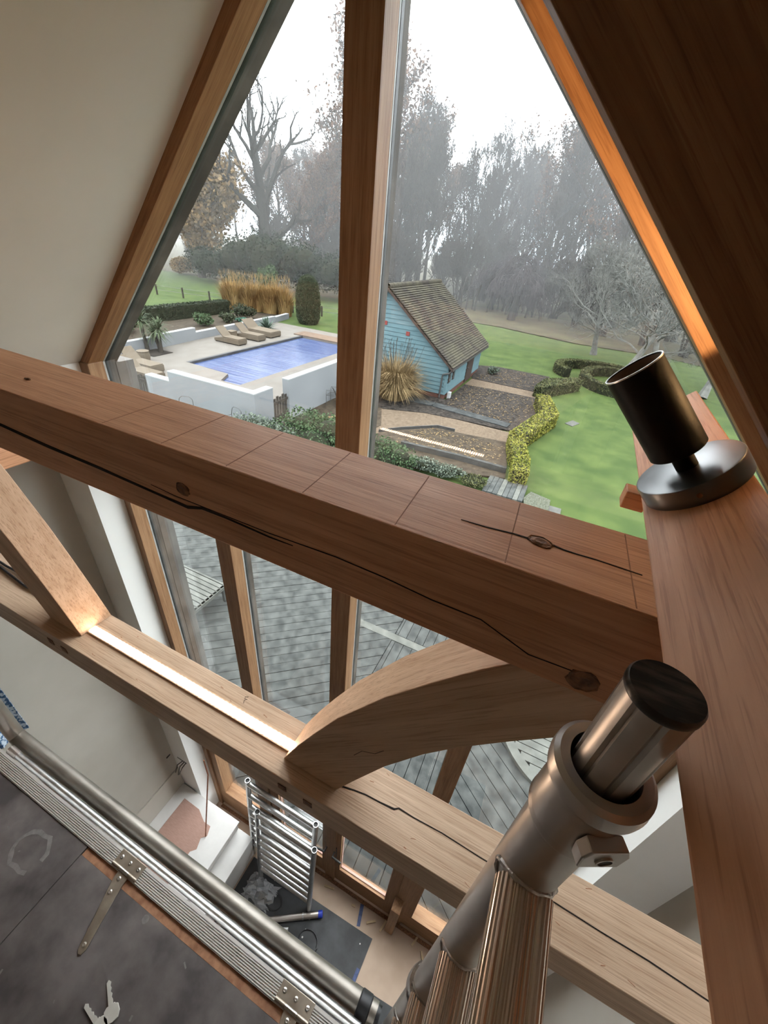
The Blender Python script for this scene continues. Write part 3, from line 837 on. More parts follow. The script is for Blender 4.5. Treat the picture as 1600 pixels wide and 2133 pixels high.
key(-0.550, -0.119, math.radians(172), 'nickel door key at the bottom edge, blade pointing left')

# ---------------------------------------------------------------- things on the lower floor
st1 = empty('boxed_step', (-1.95, 0.7, FL), 'white boarded step unit beside the left wall, pink paper on top', 'step')
MB().box(-2.349, -1.62, 0.30, 1.02, FL, -4.87).build('carcass', 'boxwhite', st1, bevel=0.003)
MB().box(-2.349, -1.60, 0.28, 1.035, -4.87, -4.85).build('tread', 'boxwhite', st1, bevel=0.003)
MB().box(-1.62, -1.455, 0.30, 1.01, FL, -5.01).build('carcass', 'boxwhite', st1, bevel=0.003)
MB().box(-1.62, -1.44, 0.28, 1.02, -5.01, -4.99).build('tread', 'boxwhite', st1, bevel=0.003)
MB().box(-2.348, -2.338, 0.30, 1.04, -4.85, -4.53).build('upstand', 'plaster', st1)
pk = [(-2.22, 0.99), (-2.02, 0.985), (-1.90, 0.93), (-1.82, 0.93), (-1.79, 0.86), (-1.83, 0.82), (-1.80, 0.74), (-1.84, 0.70), (-1.83, 0.45), (-2.22, 0.45)]
tag(MB().prism([(x, y - 0.05) for x, y in pk], 'z', -4.85, -4.8475).build('paper_sheet', 'pinkplaster'), 'torn pink paper sheet lying on the white step', 'paper')
tag(MB().tube([(-1.80, 0.80, -4.846), (-1.865, 1.035, -4.15), (-1.87, 1.040, -3.9)], 0.006, 10).build('copper_rod', 'copper', smooth=True), 'thin copper rod leaning beside the window reveal', 'rod')
sock = empty('wall_cables', (-2.35, 1.02, -4.3), 'loose cable tails hanging from a slot in the left wall', 'cable')
MB().box(-2.352, -2.347, 0.985, 1.025, -4.25, -4.235).build('slot', 'gasket', sock)
MB().box(-2.29, -2.17, 1.0465, 1.050, -4.29, -4.275).build('slot', 'gasket', sock)
for k, (dx, dz) in enumerate(((-0.05, -0.17), (-0.02, -0.19), (0.0, -0.16))):
    MB().tube([(-2.22 + 0.02 * k, 1.046, -4.283), (-2.23 + dx * 0.4 + 0.02 * k, 1.005, -4.31), (-2.24 + dx, 0.985, -4.29 + dz)], 0.004, 6).build('cable_tail', 'cable', sock)

tag(MB().prism([(-1.44, 0.985), (-0.773, 0.985), (-0.072, 1.001), (-0.085, 0.72), (-0.10, -0.8), (-1.44, -0.8)], 'z', FL, FL + 0.004).build('rubber_sheet', 'blacksheet'), 'large black protective sheet on the floor under the metal frames', 'floor sheet')
tag(MB().prism([(-0.08, 0.70), (0.08, 0.703), (0.453, 0.725), (0.60, 0.70), (0.58, -0.2), (-0.09, -0.2)], 'z', FL, FL + 0.004).build('rubber_sheet', 'blacksheet'), 'smaller black protective sheet at the foot of the corner post', 'floor sheet')
tag(MB().prism([(-0.285, 1.165), (-0.25, 1.17), (-0.215, 1.02), (-0.245, 1.01)], 'z', FL + 0.0, FL + 0.0025).build('tape_strip', 'bluetape'), 'blue tape strip on the board near the doors', 'tape')
tag(MB().prism([(-0.115, 0.78), (-0.085, 0.78), (-0.095, 0.55), (-0.125, 0.55)], 'z', FL + 0.004, FL + 0.006).build('tape_strip', 'bluetape'), 'blue tape strip along the edge of the black sheet', 'tape')

def ladder_frame(name_label, y_top, z_top, xl, xr, y_bot, zb, dxb=0.0):
    root = empty('aluminium_ladder', ((xl + xr) / 2, y_bot, FL), name_label, 'ladder', 'spare ladder frames leaning by the doors')
    def pt(f, side):
        x = (xl if side == 0 else xr) + dxb * (1 - f) * (1 if side == 0 else 0.2)
        return Vector((x, y_bot + (y_top - y_bot) * f, zb + (z_top - zb) * f))
    for side in (0, 1):
        o = MB().ring(pt(0, side), pt(1, side), 0.0235, 0.0195, 24).build('upright', 'alu', root, smooth=True)
        MB().frust(pt(0.985, side), pt(0.99, side), 0.0196, 0.0196, 20).build('bore', 'gasket', o)
    for f in (0.965, 0.82, 0.68, 0.575, 0.47, 0.365, 0.26, 0.155):
        MB().frust(pt(f, 0), pt(f, 1), 0.0225, 0.0225, 20).build('rung', 'alu', root, smooth=True)
    return root
ladder_frame('bright aluminium ladder frame standing in front, nearest the black sheet', 1.02, -4.19, -1.30, -0.715, 0.90, FL + 0.005, 0.02)
ladder_frame('bright aluminium ladder frame leaning behind against the doors', 1.155, -4.13, -1.515, -0.79, 1.02, FL + 0.0, 0.05)

tp = empty('tube_prop', (-0.8, 0.80, FL + 0.06), 'grey round tube with a bright blue end cap, lying on the black sheet', 'tube')
pa, pb = Vector((-1.02, 0.66, FL + 0.033)), Vector((-0.60, 0.915, FL + 0.033))
d = (pb - pa).normalized()
MB().frust(pa - d * 0.8, pb, 0.025, 0.025, 24).build('tube', 'alu_dull', tp, smooth=True)
MB().lathe(pb - d * 0.01, d, [(0.0255, 0), (0.029, 0.002), (0.029, 0.035), (0.024, 0.042), (0, 0.042)], 16).build('end_cap', 'bluecap', tp, smooth=True)
MB().lathe(pb - d * 0.16, d, [(0.0255, 0), (0.0275, 0.002), (0.0275, 0.012), (0.0255, 0.014)], 20).build('band', 'alu', tp, smooth=True)
tp2 = MB().frust((-1.05, 0.58, FL + 0.028), (-0.80, 0.70, FL + 0.028), 0.022, 0.022, 20).build('tube_offcut', 'alu', smooth=True)
tag(tp2, 'short shiny metal tube beside the blue-capped tube', 'tube')

def coil(cx, cy, r, label, wire='cable', seed=1, turns=3, wr=0.004):
    rr = random.Random(seed)
    pts = []
    for i in range(turns * 18 + 1):
        t = 2 * math.pi * i / 18
        k = r * (1 + 0.10 * math.sin(t * 0.37 + seed) + 0.05 * math.sin(t * 1.3))
        pts.append((cx + k * math.cos(t), cy + 0.8 * k * math.sin(t), FL + 0.010 + 0.004 * (i / 18)))
    o = MB().tube(pts, wr, 6).build('cable_coil', wire, smooth=True)
    return tag(o, label, 'cable')
coil(-1.04, 0.80, 0.075, 'small coil of thin wire beside the plastic bag', 'cable', 2)
coil(-0.60, 0.72, 0.10, 'loose loop of black cable on the black sheet', 'cable', 4, 1, 0.0045)
rb = random.Random(11)
bag = MB()
n = 12
vs = []
for j in range(n):
    for i in range(n):
        u, w = i / (n - 1), j / (n - 1)
        x = -1.36 + 0.30 * u + 0.03 * rb.uniform(-1, 1)
        y = 0.70 + 0.20 * w + 0.02 * rb.uniform(-1, 1)
        z = FL + 0.012 + 0.13 * max(0.0, math.sin(math.pi * u) * math.sin(math.pi * w)) * rb.uniform(0.3, 1.0)
        vs.append((x, y, z))
fs = [(j * n + i, j * n + i + 1, (j + 1) * n + i + 1, (j + 1) * n + i) for j in range(n - 1) for i in range(n - 1)]
bag.add(vs, fs)
tag(bag.build('plastic_bag', 'bag'), 'crumpled clear plastic bag at the foot of the frames', 'bag')
for k, (x, y, t, L) in enumerate(((-0.135, 1.095, 0.6, 0.045), (0.289, 1.16, 1.2, 0.04), (-0.62, 1.13, 0.2, 0.05), (-0.02, 1.12, 1.3, 0.05), (0.40, 1.08, -1.0, 0.06), (-0.34, 1.12, 0.1, 0.02))):
    o = MB().add([(x - L * math.cos(t) - 0.008 * math.sin(t), y - L * math.sin(t) + 0.008 * math.cos(t), FL), (x + L * math.cos(t) - 0.008 * math.sin(t), y + L * math.sin(t) + 0.008 * math.cos(t), FL),
                 (x + L * math.cos(t) + 0.008 * math.sin(t), y + L * math.sin(t) - 0.008 * math.cos(t), FL), (x - L * math.cos(t) + 0.008 * math.sin(t), y - L * math.sin(t) - 0.008 * math.cos(t), FL),
                 (x - L * math.cos(t) - 0.008 * math.sin(t), y - L * math.sin(t) + 0.008 * math.cos(t), FL + 0.016), (x + L * math.cos(t) - 0.008 * math.sin(t), y + L * math.sin(t) + 0.008 * math.cos(t), FL + 0.016),
                 (x + L * math.cos(t) + 0.008 * math.sin(t), y + L * math.sin(t) - 0.008 * math.cos(t), FL + 0.016), (x - L * math.cos(t) + 0.008 * math.sin(t), y - L * math.sin(t) - 0.008 * math.cos(t), FL + 0.016)],
                [(0, 3, 2, 1), (4, 5, 6, 7), (0, 1, 5, 4), (1, 2, 6, 5), (2, 3, 7, 6), (3, 0, 4, 7)]).build('wood_offcut', 'scrap')
    tag(o, ['small wooden offcut beside the blue tape strip', 'pale wooden offcut by the sill of the right side light', 'wooden offcut by the left door leaf', 'thin wooden offcut at the foot of the door post', 'wooden splinter below the right side light', 'tiny wooden offcut in front of the right door leaf'][k], 'offcut', 'offcuts by the door sill')
for k in range(9):
    x, y = rb.uniform(-1.2, -0.15), rb.uniform(0.55, 0.95)
    o = MB().lathe((x, y, FL + 0.004), (0, 0, 1), [(0.009 * rb.uniform(0.5, 1.2), 0), (0.006, 0.003), (0, 0.004)], 7).build('debris_chip', 'boxwhite')
    tag(o, 'tiny white chip lying on the black sheet', 'chip', 'white chips on the black sheet')
# patterned cloth over a wall hook at the far left
cl = MB()
n = 10
vs = []
for j in range(n):
    for i in range(n):
        u, w = i / (n - 1), j / (n - 1)
        vs.append((-2.345 + 0.022 * (1 + math.sin(u * 14)) + 0.004, 0.06 + 0.30 * u, -2.62 + 0.52 * w))
fs = [(j * n + i, j * n + i + 1, (j + 1) * n + i + 1, (j + 1) * n + i) for j in range(n - 1) for i in range(n - 1)]
cl.add(vs, fs)
co = cl.build('cloth', 'bluecloth')
co.modifiers.new('thickness', 'SOLIDIFY').thickness = 0.004
tag(co, 'blue and white patterned cloth hanging on the left wall', 'cloth')
tc = empty('cable_pair', (-1.4, 0.39, -0.984), 'two black cables lying on the tie beam left of the brace', 'cable')
for k, dy in enumerate((0.0, 0.012)):
    MB().tube([(-1.9, 0.405 + dy, -0.979), (-1.6, 0.40 + dy, -0.979), (-1.46, 0.394 + dy, -0.978), (-1.39, 0.388 + dy * 1.6, -0.978), (-1.32, 0.383 + dy, -0.978), (-1.25, 0.385 + dy, -0.979)], 0.0038, 8).build('cable', 'cable', tc, smooth=True)

# ================================================================ outside
GZ = -5.5
def slab(poly, z0, z1, name, mat, label, cat=None, kind=None):
    o = MB().prism(poly, 'z', z0, z1).build(name, mat)
    return tag(o, label, cat, kind=kind)
# ground: lawn, then leaf litter rising gently under the wood
lm = MB()
gx = sorted([-95 + 150 * i / 40 for i in range(41)] + [-17.4, -11.4])
gy = sorted([1.45 + 42.5 * j / 30 for j in range(31)] + [12.2, 24.0])
nx, ny = len(gx) - 1, len(gy) - 1
vs, fs = [], []
for y in gy:
    for x in gx:
        vs.append((x, y, GZ - 0.03 + (0.10 * noise.noise(Vector((x * 0.08, y * 0.08, 0))) if y > 27 or x > 8 else 0.0)))
for j in range(ny):
    for i in range(nx):
        if -17.4 <= gx[i] < -11.4 and 12.2 <= gy[j] < 24.0: continue      # the pool lies here
        fs.append((j * (nx + 1) + i, j * (nx + 1) + i + 1, (j + 1) * (nx + 1) + i + 1, (j + 1) * (nx + 1) + i))
lm.add(vs, fs)
structure(tag(lm.build('ground_lawn', 'lawn', smooth=True), 'green lawn around the pool and hedges', 'lawn'))
rm = MB()
vs, fs = [], []
for j in range(13):
    for i in range(41):
        x = -150 + 260 * i / 40
        edge = 40.5 + 2.0 * noise.noise(Vector((x * 0.07, 3.0, 0))) - (2.5 if x > -2 else 0) - (3.5 if x > 6 else 0)
        y = edge + (j / 12) ** 1.6 * 150
        vs.append((x, y, GZ + 0.02 + 0.016 * (y - edge) + 0.15 * noise.noise(Vector((x * 0.1, y * 0.1, 5))) * min(1, j)))
for j in range(12):
    for i in range(40):
        fs.append((j * 41 + i, j * 41 + i + 1, (j + 1) * 41 + i + 1, (j + 1) * 41 + i))
rm.add(vs, fs)
structure(tag(rm.build('ground_woodland', 'rough', smooth=True), 'brown leaf litter ground under the bare wood', 'ground'))

# ---------------------------------------------------------------- deck below the window
def clip_rect(poly, x0, x1, y0, y1):
    for ax, lim, sg in ((0, x0, 1), (0, x1, -1), (1, y0, 1), (1, y1, -1)):
        out = []
        for i in range(len(poly)):
            p, q = poly[i], poly[(i + 1) % len(poly)]
            dp, dq = (p[ax] - lim) * sg, (q[ax] - lim) * sg
            if dp >= 0: out.append(p)
            if dp * dq < 0:
                t = dp / (dp - dq)
                out.append((p[0] + (q[0] - p[0]) * t, p[1] + (q[1] - p[1]) * t))
        poly = out
        if len(poly) < 3: return None
    return poly
deck = empty('deck', (-2.0, 3.7, GZ), 'weathered grey timber deck outside the doors', 'deck', kind='structure')
MB().box(-7.6, 3.4, 1.335, 6.2, GZ - 0.02, GZ - 0.005).build('joist_bed', 'decksub', deck)
rd = random.Random(21)
def board_zone(x0, x1, y0, y1, ang, w=0.142, gap=0.008, mat='deck', skip=None, ztop=GZ + 0.022):
    a = math.radians(ang)
    d = (math.cos(a), math.sin(a)); nrm = (-d[1], d[0])
    cx, cy = (x0 + x1) / 2, (y0 + y1) / 2
    R = math.hypot(x1 - x0, y1 - y0) / 2 + 0.2
    k = -R
    while k < R:
        quad = [(cx + d[0] * s + nrm[0] * t, cy + d[1] * s + nrm[1] * t) for s, t in ((-R, k), (R, k), (R, k + w), (-R, k + w))]
        q = clip_rect(quad, x0, x1, y0, y1)
        if q:
            MB().prism(q, 'z', GZ - 0.004, ztop + rd.uniform(-0.003, 0.003)).build('deck_board', mat, deck)
        k += w + gap
board_zone(-7.5, -1.36, 1.36, 6.1, 40)
board_zone(-1.35, 0.02, 1.36, 4.25, 91)
board_zone(-1.35, 0.02, 4.40, 6.1, 91)
MB().box(-2.1, 0.02, 4.26, 4.39, GZ - 0.004, GZ + 0.026).build('deck_border', 'deck_pale', deck)
board_zone(0.03, 3.3, 1.36, 6.1, -37)
rt = empty('round_deck_hatch', (1.55, 4.05, GZ + 0.02), 'pale round slatted timber cover on the deck at right', 'deck hatch')
MB().ring((1.55, 4.05, GZ + 0.026), (1.55, 4.05, GZ + 0.09), 1.05, 0.93, 64).build('rim', 'deck_pale', rt, smooth=True)
for k in range(18):
    y = 4.05 - 0.92 + 0.104 * k
    h = math.sqrt(max(0.925 ** 2 - (y + 0.046 - 4.05) ** 2, 0.01))
    MB().box(1.55 - h, 1.55 + h, y, y + 0.092, GZ + 0.026, GZ + 0.075).build('slat', 'deck_pale', rt)
st_ = empty('slatted_table', (-4.8, 3.2, GZ), 'pale slatted timber table standing on the deck at left', 'table')
for k in range(9):
    y = 2.84 + 0.082 * k
    MB().box(-5.36, -4.22, y, y + 0.066, -5.12, -5.10).build('slat', 'deck_pale', st_)
for x in (-5.36, -4.26):
    MB().box(x, x + 0.05, 2.80, 3.60, -5.16, -5.10).build('end_rail', 'deck_pale', st_)
for y in (2.79, 3.58):
    MB().box(-5.36, -4.21, y, y + 0.03, -5.17, -5.10).build('side_rail', 'deck_pale', st_)
for x in (-5.33, -4.29):
    for y in (2.82, 3.54):
        MB().box(x, x + 0.05, y, y + 0.05, GZ + 0.02, -5.16).build('leg', 'deck', st_)

# ---------------------------------------------------------------- pool terrace
ter = empty('pool_terrace', (-14, 17, GZ), 'pale limestone terrace around the swimming pool', 'terrace', kind='structure')
PX0, PX1, PY0, PY1 = -16.25, -12.3, 12.9, 23.0
for poly in ([(-19.1, 9.3), (-8.5, 9.3), (-8.5, 12.9), (-13.3, 12.9), (-13.75, 13.8), (-16.25, 13.95), (-19.5, 13.95)],
             [(-19.5, 13.95), (-16.25, 13.95), (-16.25, 23.0), (-20.1, 23.0)],
             [(PX1, 12.9), (-8.5, 12.9), (-8.5, 16.6), (-11.2, 23.0), (PX1, 23.0)],
             [(-20.1, 23.0), (-11.2, 23.0), (-12.0, 25.45), (-20.3, 25.45)]):
    MB().prism(poly, 'z', GZ - 0.3, GZ).build('paving', 'terrace', ter)
pool = empty('swimming_pool', (-14.3, 18, GZ - 0.3), 'rectangular pool under a shiny blue slatted cover', 'pool')
MB().prism([(PX0, 13.95), (-13.75, 13.8), (-13.3, 12.9), (PX1, 12.9), (PX1, PY1), (PX0, PY1)], 'z', GZ - 0.25, GZ - 0.11).build('cover', 'pool', pool)
MB().box(PX0 - 0.001, PX0 + 0.03, 13.95, PY1, GZ - 0.25, GZ + 0.012).build('edge_shade', 'pooledge', pool)  # dark strips paint in the shadow side of the pool wall
MB().box(PX0 - 0.13, PX0, 13.95, PY1, GZ, GZ + 0.012).build('edge_shade', 'pooledge', pool)
for k in range(34):
    y = 13.3 + k * 0.285
    x0 = PX0 + 0.03 if y > 14.1 else -13.5
    MB().box(x0, PX1 - 0.03, y, y + 0.27, GZ - 0.11, GZ - 0.10 + 0.002 * (k % 2)).build('cover_slat', 'pool', pool)
tag(MB().box(-16.9, -12.4, 23.0, 24.2, GZ, GZ + 0.05).build('cover_box', 'poolwood'), 'tan timber housing at the far end of the pool', 'pool housing')

def wall_run(p0, p1, h, label, th=0.25, zb=GZ - 0.05):
    p0, p1 = Vector((*p0, 0)), Vector((*p1, 0))
    d = (p1 - p0).normalized()
    n = Vector((-d.y, d.x, 0)) * th / 2
    root = empty('garden_wall', ((p0.x + p1.x) / 2, (p0.y + p1.y) / 2, zb), label, 'wall', 'white walls round the pool')
    q = [p0 - n, p1 - n, p1 + n, p0 + n]
    MB().prism([(v.x, v.y) for v in q], 'z', zb, GZ + h - 0.03).build('wall_body', 'render_white', root)
    n *= 1.05
    q = [p0 - n, p1 - n, p1 + n, p0 + n]
    MB().prism([(v.x, v.y) for v in q], 'z', GZ + h - 0.03, GZ + h).build('coping', 'coping', root)
wall_run((-18.95, 9.3), (-19.28, 14.7), 0.56, 'low white wall behind the palms')
wall_run((-19.28, 14.7), (-19.55, 17.5), 0.62, 'white wall section stepping up right of the palms')
wall_run((-19.55, 17.5), (-20.25, 25.3), 0.39, 'low white wall behind the far sun loungers')
wall_run((-20.25, 25.3), (-20.65, 27.4), 0.34, 'short white wall end beside the clipped yew')
wall_run((-11.75, 9.32), (-8.24, 9.32), 1.42, 'tall white wall in front of the pool, nearest the house')
wall_run((-12.85, 9.32), (-11.75, 9.32), 1.10, 'lower white wall step right of the left gate')
wall_run((-16.2, 9.32), (-13.6, 9.32), 1.10, 'white wall left of the left gate')
wall_run((-8.37, 9.44), (-8.37, 10.05), 1.42, 'short white return wall left of the right gate')
wall_run((-8.52, 11.05), (-8.52, 16.6), 1.42, 'white wall right of the right gate, shrubs below')

def gate(p0, p1, label, h=1.0, nboards=6):
    p0, p1 = Vector((*p0, GZ)), Vector((*p1, GZ))
    d = p1 - p0
    L = d.length
    d.normalize()
    n = Vector((-d.y, d.x, 0)) * 0.012
    root = empty('picket_gate', (p0 + p1) / 2, label, 'gate', 'picket gates in the pool wall')
    w = L / (nboards * 1.45)
    for k in range(nboards):
        a = p0 + d * (L * k / nboards + 0.02)
        b = a + d * w
        hh = h - 0.05 * (k % 2)
        q = [a - n, b - n, b + n, a + n]
        MB().prism([(v.x, v.y) for v in q], 'z', GZ + 0.08, GZ + hh).build('picket', 'picket', root)
    for z in (0.28, 0.76):
        q = [p0 - n * 3, p1 - n * 3, p1 - n, p0 - n]
        MB().prism([(v.x, v.y) for v in q], 'z', GZ + z, GZ + z + 0.09).build('rail', 'picket', root)
gate((-13.58, 9.34), (-12.88, 9.34), 'dark picket gate between the white walls at left')
gate((-8.40, 10.08), (-8.46, 11.02), 'dark picket gate between the white walls above the shrubs')

def make_lounger(name_label, loc, L=1.75, w=0.66, h=0.30, back=0.62, rotz=0.0):
    root = empty('sun_lounger', loc, name_label, 'lounger', 'rattan sun loungers by the pool')
    mb = MB()
    mb.prism([(0, 0.05), (L, 0.05), (L, h), (back, h - 0.01), (0, h - 0.12)], 'y', -w / 2, w / 2)
    mb.build('base', 'rattan', root, local=True, bevel=0.01)
    ca, sa = math.cos(math.radians(42)), math.sin(math.radians(42))
    bx, bz = back + 0.02, h - 0.02
    MB().prism([(bx, bz), (bx - back * ca * 1.1, bz + back * sa * 1.1), (bx - back * ca * 1.1 + 0.03, bz + back * sa * 1.1 + 0.04), (bx + 0.03, bz + 0.04)], 'y', -w / 2 + 0.03, w / 2 - 0.03).build('backrest', 'rattan', root, local=True, bevel=0.008)
    MB().box(back + 0.05, L - 0.02, -w / 2 + 0.02, w / 2 - 0.02, h, h + 0.04).build('seat_pad', 'rattan', root, local=True, bevel=0.01)
    for x in (0.04, L - 0.10):
        for y in (-w / 2 + 0.03, w / 2 - 0.09):
            MB().box(x, x + 0.06, y, y + 0.06, 0.0, 0.06).build('leg', 'rattan', root, local=True)
    root.rotation_euler = (0, 0, rotz)
    return root
make_lounger('rattan lounger by the far wall, nearest of the row of three', (-18.65, 18.35, GZ))
make_lounger('rattan lounger by the far wall, middle of the row of three', (-18.72, 19.92, GZ), L=1.85)
make_lounger('wide rattan lounger by the far wall, beside the spiky plant', (-19.35, 21.35, GZ), L=2.35, w=1.0)
make_lounger('rattan lounger at the left wall, with the round stool', (-17.75, 11.95, GZ), L=1.95)
make_lounger('rattan lounger at the left wall, nearer the gate', (-16.75, 11.15, GZ), L=1.95)
so = empty('round_stool', (-17.75, 12.85, GZ), 'round rattan stool behind the left loungers', 'stool')
MB().lathe((0, 0, 0), (0, 0, 1), [(0, 0), (0.24, 0), (0.28, 0.2), (0.25, 0.38), (0.22, 0.41), (0, 0.41)], 24).build('body', 'rattan', so, local=True, smooth=True)
MB().lathe((0, 0, 0), (0, 0, 1), [(0, 0.41), (0.26, 0.41), (0.26, 0.44), (0, 0.445)], 24).build('lid', 'rattan', so, local=True, smooth=True)
sb = empty('side_table', (-18.5, 19.25, GZ), 'small rattan side table between two far loungers', 'table')
MB().box(-0.21, 0.21, -0.21, 0.21, 0.03, 0.38).build('body', 'rattan', sb, local=True, bevel=0.01)
MB().box(-0.23, 0.23, -0.23, 0.23, 0.38, 0.41).build('top', 'rattan', sb, local=True, bevel=0.006)
slab([(-19.05, 13.5), (-18.0, 13.55), (-18.05, 14.68), (-19.12, 14.6)], GZ - 0.01, GZ + 0.02, 'palm_bed', 'soil', 'square dark planting bed under the palms', 'bed')

# wire chairs in front of the white walls
def wire_chair(loc, rotz, label):
    root = empty('wire_chair', loc, label, 'chair', 'wire garden chairs')
    for sx in (-0.22, 0.22):
        MB().tube([(sx, -0.2, 0), (sx, -0.2, 0.44)], 0.009, 6).build('leg', 'iron', root, local=True)
        MB().tube([(sx, 0.22, 0), (sx, 0.2, 0.44)], 0.009, 6).build('leg', 'iron', root, local=True)
    MB().tube([(-0.22, 0.2, 0.44), (-0.23, 0.23, 0.7), (-0.21, 0.25, 0.86), (-0.12, 0.26, 0.93), (0.12, 0.26, 0.93), (0.21, 0.25, 0.86), (0.23, 0.23, 0.7), (0.22, 0.2, 0.44)], 0.010, 6).build('back_hoop', 'iron', root, local=True)
    MB().tube([(-0.22, -0.2, 0.44), (0.22, -0.2, 0.44), (0.22, 0.2, 0.44), (-0.22, 0.2, 0.44), (-0.22, -0.2, 0.44)], 0.009, 6).build('seat_rim', 'iron', root, local=True)
    for k in range(5):
        x = -0.15 + 0.075 * k
        MB().tube([(x, -0.2, 0.445), (x, 0.2, 0.445)], 0.004, 5).build('seat_wire', 'iron', root, local=True)
    for sx in (-1, 1):
        MB().tube([(sx * 0.22, -0.2, 0.44), (sx * 0.25, -0.18, 0.64), (sx * 0.25, 0.1, 0.66), (sx * 0.225, 0.23, 0.68)], 0.008, 6).build('arm', 'iron', root, local=True)
    root.rotation_euler = (0, 0, rotz)
wire_chair((-10.55, 8.55, GZ), math.radians(20), 'black wire chair by the white wall, left one')
wire_chair((-8.85, 8.75, GZ), math.radians(-10), 'black wire chair by the white wall corner, above the beam')
wire_chair((-8.02, 13.3, GZ), math.radians(-80), 'black wire chair against the white wall by the centre post')

# ---------------------------------------------------------------- the blue shed
shed = empty('garden_shed', (-7.2, 20, GZ), 'blue weatherboarded shed with a mossy tiled roof', 'shed')
SXR, SXL, SYN, SYF = -4.75, -9.70, 17.05, 22.9
ER = -4.02                                         # wall top on the right side
RX, RZ = -7.70, -1.50
def roof_z(x):
    return RZ - (x - RX) * (RZ - (-4.13)) / (-4.50 - RX) if x >= RX else RZ - (RX - x) * 0.83
MB().box(SXL, SXR, SYN, SYF, GZ - 0.05, GZ + 0.22).build('brick_plinth', 'brick', shed)
MB().prism([(SXL + 0.03, GZ + 0.2), (SXR - 0.03, GZ + 0.2), (SXR - 0.03, roof_z(SXR) - 0.1), (RX, RZ - 0.1), (SXL + 0.03, roof_z(SXL) - 0.1)], 'y', SYN + 0.03, SYF - 0.03).build('wall_core', 'shedwood', shed)
bh = 0.165
k = 0
while True:
    z0 = GZ + 0.20 + k * bh
    z1 = z0 + bh + 0.015
    def right_x(z): return min(SXR, RX + (RZ - 0.08 - z) * (-4.50 - RX) / (RZ + 4.13))
    def left_x(z): return max(SXL, RX - (RZ - 0.08 - z) / 0.83)
    if left_x(z0) >= right_x(z0) - 0.05: break
    zt = min(z1, RZ - 0.1)
    xr0, xr1, xl0, xl1 = right_x(z0), right_x(zt), left_x(z0), left_x(zt)
    vs = [(xl0, SYN - 0.028, z0), (xr0, SYN - 0.028, z0), (xr1, SYN + 0.002, zt), (xl1, SYN + 0.002, zt), (xl0, SYN + 0.03, z0), (xr0, SYN + 0.03, z0), (xr1, SYN + 0.03, zt), (xl1, SYN + 0.03, zt)]
    MB().add(vs, [(0, 1, 2, 3), (7, 6, 5, 4), (0, 4, 5, 1), (3, 2, 6, 7), (0, 3, 7, 4), (1, 5, 6, 2)]).build('weatherboard', 'blueboard', shed)
    if z1 < -4.05:
        vs = [(SXR + 0.028, SYN, z0), (SXR + 0.028, SYF, z0), (SXR, SYF, zt), (SXR, SYN, zt), (SXR - 0.03, SYN, z0), (SXR - 0.03, SYF, z0), (SXR - 0.03, SYF, zt), (SXR - 0.03, SYN, zt)]
        MB().add(vs, [(0, 1, 2, 3), (7, 6, 5, 4), (0, 4, 5, 1), (3, 2, 6, 7), (0, 3, 7, 4), (1, 5, 6, 2)]).build('weatherboard', 'blueboard', shed)
    k += 1
    if k > 40: break
MB().box(SXR - 0.05, SXR + 0.035, SYN - 0.035, SYN + 0.06, GZ + 0.2, roof_z(SXR) - 0.08).build('corner_board', 'blueboard', shed)
# roof deck and tiles
def roof_side(x_eave, z_eave, name):
    MB().prism([(RX, RZ - 0.02), (x_eave, z_eave - 0.02), (x_eave, z_eave - 0.10), (RX, RZ - 0.12)], 'y', 16.82, 23.25).build(name, 'shedwood', shed)
roof_side(-4.50, -4.13, 'roof_deck')
roof_side(-9.95, RZ - (RX + 9.95) * -0.83 * -1 if False else RZ - 2.25 * 0.83, 'roof_deck')
rt_ = random.Random(8)
def tiles(x_eave, z_eave, ncourse):
    mb = MB()
    dx, dz = x_eave - RX, z_eave - RZ
    L = math.hypot(dx, dz)
    ux, uz = dx / L, dz / L
    nx_, nz_ = (-uz, ux) if ux > 0 else (uz, -ux)
    if nz_ < 0: nx_, nz_ = -nx_, -nz_
    cl = L / ncourse
    tw = 0.165
    for c in range(ncourse):
        y = 16.80 - (tw / 2 if c % 2 else 0)
        while y < 23.25:
            s0, s1 = c * cl - 0.02, (c + 1) * cl
            lift = 0.050 + rt_.uniform(-0.004, 0.008)
            t0, t1 = 0.006, lift
            th = 0.014
            y1 = min(y + tw - 0.006, 23.28)
            pts = []
            for s, t in ((s0, t0), (s1, t1)):
                for q in (0, th):
                    pts.append((RX + ux * s + nx_ * (t + q), RZ + uz * s + nz_ * (t + q)))
            vs = [(p[0], yy, p[1]) for yy in (max(y, 16.78), y1) for p in pts]
            mb.add(vs, [(0, 1, 3, 2), (4, 6, 7, 5), (0, 2, 6, 4), (1, 5, 7, 3), (2, 3, 7, 6), (0, 4, 5, 1)])
            y += tw
    o = mb.build('roof_tiles', 'tile', shed)
    o['kind'] = 'stuff'
tiles(-4.50, -4.13, 38)
tiles(-9.95, RZ - 2.25 * 0.83, 26)
for k in range(16):
    y = 16.79 + k * 0.405
    MB().lathe((RX, y, RZ + 0.0), (0, 1, 0), [(0.11, 0), (0.115, 0.02), (0.105, 0.40), (0.09, 0.402)], 12).build('ridge_tile', 'tile', shed, smooth=True)
MB().prism([(RX, RZ - 0.02), (-4.47, -4.16), (-4.47, -4.26), (RX, RZ - 0.14)], 'y', 16.79, 16.84).build('bargeboard', 'shedwood', shed)
MB().box(-4.56, -4.47, 16.85, 23.2, -4.24, -4.15).build('gutter', 'iron', shed)
